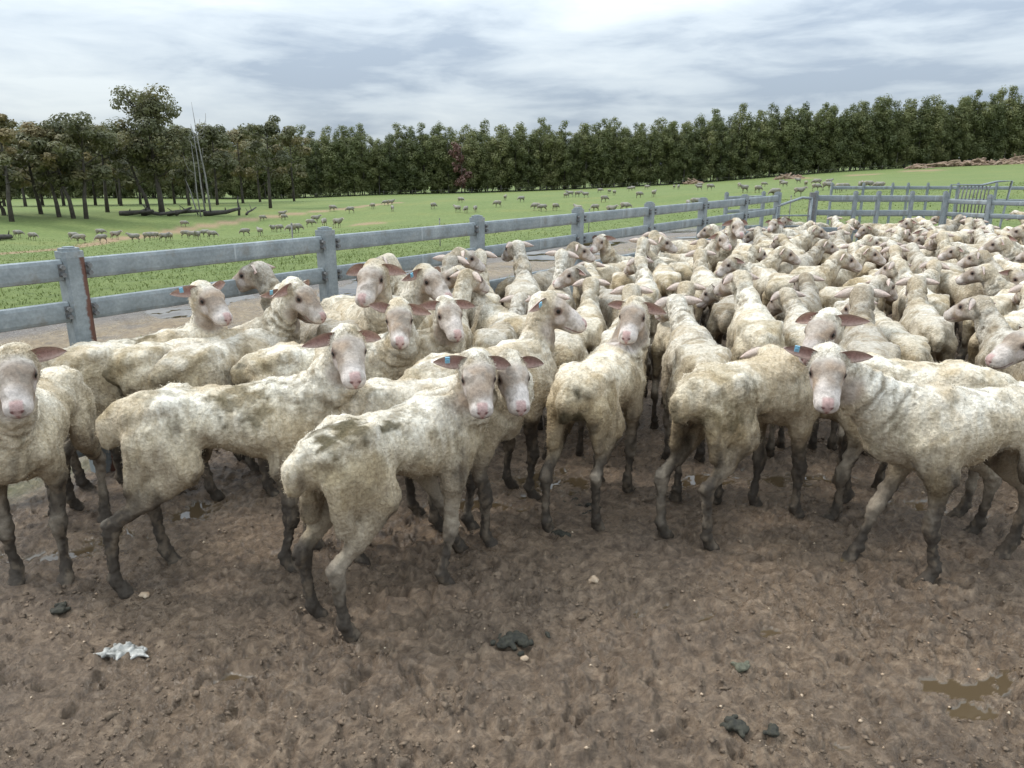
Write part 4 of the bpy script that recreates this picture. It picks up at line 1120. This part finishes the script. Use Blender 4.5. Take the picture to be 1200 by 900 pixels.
    if fuzz:
        # clipped wool ends standing off the skin
        nw = len(Vs[0]); wsel = np.where((Mk[:nw, 0] > .5))[0]
        k = rs.choice(wsel, fuzz); p = V[k] + rs.normal(0, res * .45, (fuzz, 3)); nn = nr[k] + rs.normal(0, .35, (fuzz, 3)); nn[:, 2] -= .15
        tg = np.cross(nn, rs.normal(size=(fuzz, 3))); tg /= np.linalg.norm(tg, axis=1)[:, None]
        ln = rs.uniform(.0012, .0040, (fuzz, 1)); wd = .0010
        T = np.stack([p - tg * wd - nr[k] * .003, p + tg * wd - nr[k] * .003, p + nn * ln], 1).reshape(-1, 3)
        cc = np.repeat(C[k] * rs.uniform(.85, 1.18, (fuzz, 1)), 3, 0)
        Fq.append(np.arange(3 * fuzz).reshape(-1, 3) + len(V))
        V = np.vstack([V, T]); C = np.vstack([C, cc]); Mk = np.vstack([Mk, np.repeat(Mk[k], 3, 0)])
    me = mesh_np(name, V, Fq)
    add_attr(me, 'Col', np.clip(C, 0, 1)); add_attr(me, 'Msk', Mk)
    me.materials.append(M_SHEEP)
    return dict(me=me, poll=hl(0, -.01, .062), tag=tagloc, eye=hl(0, .054, .01))
TAGM = MB().box((0, 0, 0), (.017, .005, .023), 0, .002).tube([(0, -.006, 0), (0, .006, 0)], .006, 8).mesh('ear_tag')
SHEEP = []          # (x, y, heading, scale, fixed)
def put_sheep(v, px, py, psi, s, label, group=None, tagged=False, xy=None, name='sheep', z0=0.0):
    psi = R(psi); L_ = v['poll'] * s
    rx = L_[0] * math.cos(psi) + L_[1] * math.sin(psi); ry = -L_[0] * math.sin(psi) + L_[1] * math.cos(psi)
    if xy is None:
        P = on_z(px, py, L_[2] + z0); x, y = P[0] - rx, P[1] - ry
    else: x, y = xy
    o = bpy.data.objects.new(name, v['me']); col.objects.link(o)
    o.location = (x, y, z0 - .024); o.rotation_euler = (0, 0, -psi); o.scale = (s, s, s)
    tag(o, label, 'sheep', group)
    if tagged and v['tag']:
        p, ea, nn = v['tag']; t = link('ear_tag', TAGM, M_TAG, o, p)
        mx = Matrix((tuple(ea), tuple(nn), tuple(np.cross(ea, nn)))).transposed(); t.rotation_euler = mx.to_euler()
    return o
wrap = lambda a: (a + 180) % 360 - 180
# ---- front animals, one by one: body from the pixel midway between its hind (H) or fore (F) feet, neck solved so the poll meets its pixel
HERO = [
 ('A', 'F', 48, 682, 10, 402, 152, 166, 1.06, (.02, .0, .0, .05), -30, 'shorn sheep facing the open mud alone beside the rusty fence post', 0, .1, {}),
 ('B', 'H', 178, 676, 405, 376, 160, 74, 1.08, (.05, -.05, .03, -.12), -24, 'large shorn sheep striding beside the fence, dark smudge on its back, head turned round', 0, .2, {'spots': ((.07, .02, .70, .10, .85), (.03, -.25, .73, .06, .5))}),
 ('C', 'H', 394, 733, 541, 417, 171, 42, 1.05, (.17, -.08, .0, .0), -30, 'shorn sheep standing foremost on the mud with blue ear tag and dung stains on rump', 1, .1, {'spots': ((.05, -.26, .73, .09, .9), (.08, -.12, .71, .035, .9), (.0, -.3, .73, .08, .7), (.1, .1, .66, .015, .9))}),
 ('D', 'F', 565, 628, 598, 410, 166, 76, 1.04, (-.02, .03, .0, .0), -30, 'shorn sheep with tan poll peering past the face of the foremost tagged sheep', 0, .1, {}),
 ('E', 'H', 100, 585, 232, 327, 128, 47, 1.08, (.0, .0, .04, -.06), -26, 'creamy sheep by the fence with blue tag and pink muzzle', 1, .2, {'spots': ((.03, .0, .73, .05, .9),)}),
 ('F2', 'H', 232, 580, 318, 333, 112, 32, 1.06, (.0, .0, -.02, .06), -24, 'tan faced sheep in profile with upright neck and blue tag beside the fence', 1, .5, {}),
 ('G', 'H', 322, 572, 468, 348, 172, 72, 1.04, (.0, .0, .0, .0), -28, 'sheep with dark ear and grey poll looking over the large striding sheep', 0, .9, {}),
 ('Hh', 'F', 505, 548, 523, 345, 158, 68, 1.05, (.0, .0, .0, .0), -26, 'sheep with thick creased neck and one ear held out behind the foremost sheep', 0, .1, {}),
 ('I', 'F', 612, 575, 640, 341, 104, 52, 1.08, (.0, .0, .0, .0), -20, 'sheep in profile with heavily creased neck and blue tag, long pinkish face', 1, .1, {}),
 ('J', 'H', 672, 620, 690, 366, -160, 26, 1.05, (.05, .0, -.06, .06), -24, 'hunched shorn sheep with dark soiled tail and head turned back over its shoulder', 0, 1.0, {}),
 ('K', 'H', 806, 634, 908, 401, 35, 58, 1.09, (-.03, .04, -.06, .02), -26, 'woolly yellowish sheep walking off with grey stained flank and soiled tail', 0, .7, {'body_w': 1.05, 'spots': ((.12, -.24, .62, .10, .6), (.08, -.3, .55, .08, .6))}),
 ('Ls', 'H', 815, 585, 790, 341, -14, 6, 1.06, (.0, .0, .0, .0), -20, 'sheep seen from behind with tall neck and both ears out beside the hunched sheep', 0, .2, {}),
 ('M', 'F', 1038, 668, 976, 402, -163, -92, 1.08, (-.06, .16, -.05, .05), -32, 'lean shorn sheep side on with one foreleg forward and blue tag, looking at the viewer', 1, .1, {'hook': .9}),
 ('Nn', 'F', 978, 600, 968, 358, -135, -76, 1.06, (.05, -.03, .0, .0), -32, 'sheep with lowered face standing right behind the lean side on sheep', 0, .2, {}),
 ('O', 'F', 1255, 600, 1205, 376, -96, -60, 1.06, (.0, .0, .0, .0), -24, 'sheep pushing a pink muzzle over the back of the lean side on sheep', 0, .2, {}),
 ('F', 'H', 170, 575, 352, 322, 118, 50, 1.06, (.0, .0, -.05, .05), -34, 'brown nosed sheep tucked behind the tan faced profile', 0, .8, {}),
]
def solve_neck(x, y, psi, s, phi, hp, px, py):
    best = None; yh = R(wrap(phi - psi)); ps = R(psi); rel = wrap(phi - psi)
    for el in range(-60, 36, 4):
        for ny in range(-130, 131, 10):
            for nl in (.7, .85, 1.0, 1.15):
                n0, n1, n2, fw, sd_, up, hc = neck_pts(el, R(ny * .45), R(ny), yh, hp, nl)
                p = (hc - fw * .01 + up * .062) * s
                w = (x + p[0] * math.cos(ps) + p[1] * math.sin(ps), y - p[0] * math.sin(ps) + p[1] * math.cos(ps), p[2])
                q = project(w); e = 3 * math.hypot(q[0] - px, q[1] - py) + .10 * abs(ny - rel * .6) + .15 * abs(el + 4) + 12 * abs(nl - 1) + max(0, abs(ny - rel) - 95) * 2
                if best is None or e < best[0]: best = (e, el, ny, nl, q)
    return best
DIRNAME = lambda phi: ('facing the open mud' if abs(wrap(phi)) > 135 else 'looking to the fence line' if wrap(phi) < -45 else 'looking away from the fence line' if wrap(phi) > 45 else 'facing away to the paddock')
for i, (nm, end, gx, gy, px, py, phi, psi, s, feet, hp, lab, tg, dag, ex) in enumerate(HERO):
    G_ = on_z(gx, gy, 0); yl = (-.352 + (feet[2] + feet[3]) / 2 if end == 'H' else .20 + (feet[0] + feet[1]) / 2) * s * YS
    x, y = G_[0] - math.sin(R(psi)) * yl, G_[1] - math.cos(R(psi)) * yl
    er, el, ny, nl, pq = solve_neck(x, y, psi, s, phi, hp, px, py)
    print('hero', nm, round(er), el, ny, nl, [round(c) for c in pq], 'want', px, py)
    v = make_sheep('sheep_body', 40 + i * 7, wrap(phi - psi), el, hp, feet, 0.0105, 0.0048, dag=dag, fuzz=22000 if nm in 'ABCDJKM' else 8000, split=(ny * .45, ny, wrap(phi - psi)), nl=nl, **ex)
    o = put_sheep(v, px, py, psi, s, lab, 'sheep at the front of the flock', tg, (x, y))
    SHEEP.append([o, psi, s, True])
# ---- the packed flock behind: (poll px, poll py, head facing, body heading[, scale])
FLOCK = [(238, 308, -88, -50, 1.08), (328, 294, 178, 150, 1.12), (416, 297, -98, -8, 1.06), (452, 318, -115, -30), (475, 297, 0, 20), (479, 309, 152, 90), (538, 290, 60, 30), (583, 290, 10, 0), (606, 275, -22, 0),
 (632, 308, -82, -25), (690, 284, 98, 40), (667, 321, 0, 8), (613, 343, 0, 0), (520, 322, 30, 10), (703, 331, 10, 15), (737, 350, 0, 12), (814, 330, -40, 15), (868, 299, -108, -12), (906, 313, -20, 10, 1.1), (908, 288, 90, 60),
 (800, 287, 0, 5), (728, 297, -22, 10), (765, 291, -60, 0), (721, 271, -150, -100), (750, 272, 10, 20), (764, 268, 10, -10), (783, 272, 90, 50), (812, 274, 0, 10), (835, 265, -60, -20), (842, 257, 178, 140), (857, 270, 170, 120), (880, 270, -90, -40),
 (908, 255, -150, -110), (932, 253, -150, -100), (941, 277, 100, 60), (1040, 338, 0, 12, 1.08), (1090, 321, 20, 18), (1150, 352, 0, 12), (1182, 345, -20, 10), (1130, 330, 30, 45), (1025, 307, 80, 60), (1148, 290, -30, 0), (1122, 284, -60, 20),
 (1018, 286, 90, 70), (968, 290, 85, 50), (985, 268, 30, 30), (1065, 281, -10, 0), (1095, 275, -72, -20), (1178, 265, -82, -40), (1170, 297, 0, 0), (1048, 255, 178, 150), (1075, 253, 0, 20), (1087, 262, 150, 100), (1100, 250, -60, -30), (1128, 250, 90, 70),
 (1147, 250, 30, 40), (1187, 246, -30, -10), (1192, 262, -80, -30, 1.08), (978, 252, -10, 10), (945, 337, -30, 10), (1196, 312, 180, 160), (1200, 285, -20, 0), (1010, 345, -20, 10), (850, 285, 60, 40), (1240, 330, -90, -60), (1240, 300, -30, 0), (1235, 275, 90, 60), (560, 345, 20, 15),
 (1225, 355, 0, 10), (1110, 268, 40, 40), (1020, 262, -120, -70), (955, 262, 90, 60), (895, 263, 20, 10), (870, 256, 60, 40), (800, 262, -40, -10), (700, 300, 20, 10), (640, 290, 0, 10), (1060, 265, 60, 30), (1160, 262, 10, 20), (1000, 255, 60, 30), (1220, 255, 0, 10)]
VAR = {}
def variant(rel, up):
    q = min((-120, -80, -40, 0, 40, 80, 120), key=lambda a: abs(a - rel)); key = (q, up)
    if key not in VAR:
        sd0 = 900 + len(VAR) * 5; r2 = np.random.RandomState(sd0)
        VAR[key] = make_sheep('flock_sheep_body', sd0, q, (-14, 2, -28, 10)[up], (-34, -22, -40, -24)[up], tuple(r2.uniform(-.06, .06, 4)), 0.0145, 0.0085, dag=.5, grey=float(r2.uniform(0, .3)), fuzz=3000, nl=1.05 if up == 3 else .80)
    return VAR[key]
def zone(x, y):
    if fdist(x, y) > -1.15: return 'beside the rail fence '
    if y > 8.2: return 'near the far yard fence '
    if y < 4.6: return 'just behind the front row '
    return 'in the middle of the mob '
def relabel():
    for q in SHEEP:
        if q[3]: continue
        t_ = zone(q[0].location[0], q[0].location[1]) + DIRNAME(q[4]); q[0]['label'] = 'shorn sheep ' + t_; q[0]['group'] = 'shorn sheep ' + t_
for i, e_ in enumerate(FLOCK):
    px, py, phi, psi = e_[:4]; s = (e_[4] - .04) if len(e_) > 4 else rnd.uniform(.93, 1.0)
    psi += rnd.uniform(-8, 8)
    v = variant(wrap(phi - psi), 1 if s > 1.01 else rnd.choice((0, 0, 1, 1, 1, 2)))
    def over(v, s):                     # how far the body would reach past the rails
        L_ = v['poll'] * s; P_ = on_z(px, py, L_[2]); c_, n_ = math.cos(R(psi)), math.sin(R(psi))
        x_, y_ = P_[0] - (L_[0] * c_ + L_[1] * n_), P_[1] - (-L_[0] * n_ + L_[1] * c_)
        return max(fdist(x_ + n_ * t * s, y_ + c_ * t * s) for t in (-.36, .32))
    if over(v, s) > -.27:               # head held high instead, on a bigger animal if need be
        v = variant(wrap(phi - psi), 3); s = .97
        while over(v, s) > -.27 and s < 1.14: s += .02
    o = put_sheep(v, px, py, psi, s, 'shorn cream sheep packed in the flock ' + DIRNAME(phi), 'shorn sheep packed in the flock ' + DIRNAME(phi), rnd.random() < .15)
    SHEEP.append([o, psi, s, False, phi])
# ---- fill the hidden middle of the mob, then ease bodies apart
def seg_pts(o, psi, s):
    h = np.array([math.sin(R(psi)), math.cos(R(psi))]); c = np.array(o.location[:2])
    return [c + h * t * s for t in (-.36, -.12, .12, .32)]
def sep_push(a, b):
    best, out = 0, None
    for p in a:
        for q in b:
            d = p - q; l = math.hypot(*d)
            if l < .31 and .31 - l > best: best, out = .31 - l, d / (l + 1e-6)
    return best, out
def fill(n_try, ylo, yhi):
    r3 = random.Random(99)
    for _ in range(n_try):
        x, y = r3.uniform(-3, 9.5), r3.uniform(ylo, yhi)
        if fdist(x, y) > -.45 or x > 1.0 * y + .3 or y > 11.6 - .03 * x: continue
        if y < np.interp(x, [-3, -1.2, 0, 1.2, 3.6], [4.4, 4.2, 3.9, 3.8, 3.7]): continue
        psi = r3.choice([10, 20, 40, 60, -30, -60, 0, 80]) + r3.uniform(-10, 10); h = np.array([math.sin(R(psi)), math.cos(R(psi))])
        mine = [np.array([x, y]) + h * t for t in (-.36, -.12, .12, .32)]
        if any(sep_push(mine, seg_pts(*q[:3]))[0] > .10 for q in SHEEP if abs(q[0].location[0] - x) < 1.3 and abs(q[0].location[1] - y) < 1.3): continue
        rel = r3.choice([-80, -40, 0, 0, 0, 40, 80])
        v = variant(rel, r3.choice((0, 1))); phi = psi + rel
        o = put_sheep(v, 0, 0, psi, r3.uniform(.95, 1.02), 'shorn cream sheep packed in the flock ' + DIRNAME(phi), 'shorn sheep packed in the flock ' + DIRNAME(phi), False, (x, y))
        SHEEP.append([o, psi, 1.0, False, phi])
def relax(n):
    for it in range(n):
        for i in range(len(SHEEP)):
            for j in range(i):
                A, B = SHEEP[i], SHEEP[j]
                if A[3] and B[3]: continue
                if abs(A[0].location[0] - B[0].location[0]) > 1.4 or abs(A[0].location[1] - B[0].location[1]) > 1.4: continue
                d, v = sep_push(seg_pts(*A[:3]), seg_pts(*B[:3]))
                if d > 0:
                    if A[3] or B[3]:
                        mv = np.array((B if A[3] else A)[0].location[:2]); mv = mv / np.linalg.norm(mv); v = -mv if A[3] else mv; d = min(d, .12)
                    wa, wb = (0, 1) if A[3] else (1, 0) if B[3] else (.5, .5)
                    A[0].location[0] += v[0] * d * wa * .6; A[0].location[1] += v[1] * d * wa * .6
                    B[0].location[0] -= v[0] * d * wb * .6; B[0].location[1] -= v[1] * d * wb * .6
        for q in SHEEP:                      # nobody through the rails
            m = max(fdist(p[0], p[1]) for p in seg_pts(*q[:3]))
            if m > -.27 and not q[3]: q[0].location[0] -= FNRM[0] * (m + .27); q[0].location[1] -= FNRM[1] * (m + .27)
relax(16)
for q in list(SHEEP):            # nothing may be left standing in front of the front row
    if q[3]: continue
    mn = min(seg_pts(*q[:3]), key=lambda p: p[1])
    if mn[1] < np.interp(mn[0], [-2.2, -1.2, 0, .6, 1.6, 2.8, 3.4], [3.6, 3.3, 3.3, 3.5, 3.35, 3.2, 2.8]):
        for c in list(q[0].children): bpy.data.objects.remove(c, do_unlink=True)
        bpy.data.objects.remove(q[0], do_unlink=True); SHEEP.remove(q)
fill(3000, 3.7, 11.6)
relax(6)
relabel()
print('flock', len(SHEEP))
# ---- sheep grazing far out on the paddock
GV = [make_sheep('grazing_sheep_body', 1200 + i, rl, el, hp, (0.03, -.04, .02, -.05), .026, 0, fleece=.06, dag=0, grey=.9) for i, (rl, el, hp) in enumerate(((0, -78, -62), (30, -82, -60), (-30, -70, -65), (10, -10, -25)))]
PAD = [(24, 288), (41, 289), (88, 287), (95, 286), (118, 273), (120, 281), (136, 277), (158, 280), (174, 278), (182, 277), (193, 279), (200, 278), (216, 262), (218, 275), (226, 276), (232, 277), (241, 274), (249, 276), (288, 274), (305, 273), (320, 268), (328, 271), (342, 270), (348, 269),
 (308, 255), (331, 251), (333, 254), (364, 262), (370, 257), (380, 262), (390, 244), (396, 263), (411, 246), (437, 241), (452, 237), (458, 237), (460, 244), (508, 241), (540, 234), (536, 245), (546, 246), (557, 245), (583, 239), (592, 231), (611, 233), (628, 243), (636, 244), (651, 243), (677, 255), (697, 256), (716, 251), (732, 250), (663, 228), (668, 227), (677, 227), (686, 228), (703, 222), (714, 223), (720, 225), (708, 233), (738, 220), (742, 219), (749, 228), (758, 218), (766, 227), (790, 217.5), (795, 218),
 (819, 219), (832, 219), (866, 217), (872, 222), (888, 222), (895, 215), (908, 228), (916, 213), (919, 215), (935, 211), (944, 215), (936, 226), (956, 220), (969, 219), (971, 213), (983, 222), (990, 220), (1008, 219), (1017, 218), (1030, 219), (957, 214), (806, 243), (815, 242), (820, 216)]
for i, (px, py) in enumerate(PAD):
    d_ = ray(px, py + 4); P = hit_terrain(px, py + 4)
    if math.hypot(P[0], P[1]) < 62:
        k_ = rnd.uniform(62, 72) / math.hypot(P[0], P[1]); P = np.array([P[0] * k_, P[1] * k_, float(terrain(P[0] * k_, P[1] * k_))])
    v = GV[rnd.choice([0, 0, 1, 2, 3])]; hd_ = rnd.choice([90, -90, 70, -60, 110, -120, 30, 180])
    grz = 'grazing' if v is not GV[3] else 'standing'
    where = 'near the orange track' if px < 400 else 'on the grass beyond the rail fence' if px < 800 else 'on the rising grass beyond the yard fences'
    o = bpy.data.objects.new('grazing_sheep', v['me']); col.objects.link(o); o.location = (P[0], P[1], P[2] - .02); o.rotation_euler = (0, 0, -R(hd_ + rnd.uniform(-20, 20)))
    sc = rnd.uniform(.78, .9) if px < 340 else rnd.uniform(.85, 1.05); o.scale = (sc,) * 3
    tag(o, 'woolly grey sheep %s %s' % (grz, where), 'sheep', 'grey sheep %s %s' % (grz, where))

# ------------------------------------------------------------------ small things lying on the mud
def mudz(x, y): return float(mud_height(np.array([x]), np.array([y]))[0])
def lump_mesh(name, seed, n, spread, r):
    rs = np.random.RandomState(seed); Fd = Field(420.0)
    for k in range(int(n * 2.5)):
        c = np.array([rs.normal(0, spread), rs.normal(0, spread * .7), 0]); c[2] = r * (.35 + rs.rand() * .9 * math.exp(-(c[0] ** 2 + c[1] ** 2) / spread ** 2)); d = rs.normal(0, r * .35, 3); d[2] *= .4
        Fd.seg(c - d, c + d, r * rs.uniform(.45, .7), r * rs.uniform(.4, .65))
    lo, hi = Fd.bounds(); V, Q = surface_nets(Fd.grid(lo, hi, .0028), lo, .0028)
    V += .0025 * np.stack([perlin(V * 90 + 3 * i) for i in range(3)], 1)
    return mesh_np(name, V, Q)
for i, (px, py, n, sp_, r, mt, lab) in enumerate([
    (603, 757, 16, .030, .014, M_DUNG, 'heap of black green sheep pellets on open mud'), (867, 788, 5, .014, .012, M_DUNG_PALE, 'flat pale green dung lump on the mud'),
    (860, 858, 10, .016, .013, M_DUNG, 'dark round clump of pellets low on the mud'), (904, 866, 5, .010, .011, M_DUNG, 'small dark pellet clump beside the round clump'),
    (658, 627, 6, .02, .014, M_DUNG, 'dark dung clump behind the hunched sheep hind feet'), (70, 714, 6, .02, .014, M_DUNG, 'dark dung clump on mud near the lone facing sheep'), (684, 592, 9, .05, .02, M_DUNG, 'dark dung mound in the shade of the flock')]):
    p = on_z(px, py, 0)
    tag(link('dung', lump_mesh('dung', 20 + i, n, sp_, r), mt, None, (p[0], p[1], mudz(p[0], p[1]) + .003)), lab, 'dung', 'dung on the mud')
# scrap of dirty fleece
rs = np.random.RandomState(4); Fd = Field(300.0)
for k in range(46):
    c = np.array([rs.normal(0, .035), rs.normal(0, .016), .006 + .022 * rs.rand() ** 2]); d = np.array([rs.normal(0, .013), rs.normal(0, .009), rs.normal(0, .005)])
    Fd.seg(c - d, c + d, .006, .0035)
lo, hi = Fd.bounds(); V, Q = surface_nets(Fd.grid(lo, hi, .0035), lo, .0035); V += .0022 * np.stack([fbm(V + 3 * i, 55, 2) for i in range(3)], 1)
p = on_z(144, 765, 0)
tag(link('fleece_scrap', mesh_np('fleece_scrap', V, Q), M_WOOLTUFT, None, (p[0], p[1], mudz(p[0], p[1]) - .004)), 'dirty white scrap of fleece trodden into the mud', 'fleece scrap')
# pebbles, grit and clods (too many to count)
def grit():
    rs = np.random.RandomState(8); mb_v, mb_f = [], []; n = 300; base = 0
    oct_v = np.array([(1, 0, 0), (0, 1, 0), (-1, 0, 0), (0, -1, 0), (0, 0, .8), (0, 0, -.8)], float); oct_f = np.array([(0, 1, 4), (1, 2, 4), (2, 3, 4), (3, 0, 4), (1, 0, 5), (2, 1, 5), (3, 2, 5), (0, 3, 5)])
    yy = np.exp(rs.uniform(math.log(1.3), math.log(6), n)); xx = rs.uniform(-1, 1.1, n) * yy; zz = mud_height(xx, yy)
    ok = fdist(xx, yy) < -.2; xx, yy, zz = xx[ok], yy[ok], zz[ok]; n = len(xx)
    r = rs.uniform(.003, .0075, (n, 1, 1)) * rs.uniform(.6, 1.4, (n, 1, 3)); V = oct_v[None] * r * rs.uniform(.7, 1.3, (n, 6, 1)); V += np.stack([xx, yy, zz + .002], 1)[:, None]
    Fc = (oct_f[None] + 6 * np.arange(n)[:, None, None]).reshape(-1, 3)
    return mesh_np('grit', V.reshape(-1, 3), Fc)
def clods():
    rs = np.random.RandomState(18); n = 16000
    k = rs.randint(0, 1, n)
    oct_v = np.array([(1, 0, 0), (0, 1, 0), (-1, 0, 0), (0, -1, 0), (0, 0, .8), (0, 0, -.8)], float); oct_f = np.array([(0, 1, 4), (1, 2, 4), (2, 3, 4), (3, 0, 4), (1, 0, 5), (2, 1, 5), (3, 2, 5), (0, 3, 5)])
    yy = np.exp(rs.uniform(math.log(1.2), math.log(5.5), n)); xx = rs.uniform(-.95, 1.05, n) * yy
    cl = fbm(np.stack([xx, yy, 0 * xx], 1), 2.2, 3); ok = (fdist(xx, yy) < -.1) & (rs.rand(n) < sst(-.5, .45, cl))
    for px, py, a, b, th in PUD:
        c = on_z(px, py, 0); ok &= np.hypot(xx - c[0], yy - c[1]) > max(a, b)
    xx, yy = xx[ok], yy[ok]; n = len(xx); zz = mud_height(xx, yy)
    sz = np.clip(rs.lognormal(math.log(.0055), .45, (n, 1, 1)), .003, .022)
    V = oct_v[None] * rs.uniform(.45, 1.5, (n, 6, 1)) * sz * rs.uniform(.7, 1.3, (n, 1, 3)) * np.array([1, 1, .55])
    a = rs.uniform(0, 6.28, n); ca, sa = np.cos(a)[:, None], np.sin(a)[:, None]
    V = np.stack([V[..., 0] * ca - V[..., 1] * sa, V[..., 0] * sa + V[..., 1] * ca, V[..., 2]], -1) + np.stack([xx, yy, zz + sz[:, 0, 0] * .15], 1)[:, None]
    return mesh_np('mud_clods', V.reshape(-1, 3), (oct_f[None] + 6 * np.arange(n)[:, None, None]).reshape(-1, 3))
M_CLOD = simple_mat('mud_clod', (0.062, 0.044, 0.029), (0.24, 0.178, 0.125), 33, 0.85, bs=.8, bd=.01)
M_CLOD.node_tree.nodes['Principled BSDF'].inputs['Specular IOR Level'].default_value = .25
tag(link('mud_clods', clods(), M_CLOD), 'crumbs and clods of trampled brown mud', 'mud clods', kind='stuff')
tag(link('grit', grit(), M_PEBBLE), 'pale orange grit and pebbles scattered over the mud', 'grit', kind='stuff')
for i, (px, py, r, lab) in enumerate(((168, 697, .012, 'orange pebble beside the striding sheep hoof'), (697, 687, .014, 'pale stone chip on open mud'), (615, 776, .008, 'tan pebble below the heap of pellets'))):
    p = on_z(px, py, 0); tag(link('pebble', lump_mesh('pebble', 60 + i, 3, r * .5, r), M_PEBBLE, None, (p[0], p[1], mudz(p[0], p[1]) - .002)), lab, 'pebble', 'pebbles on the mud')
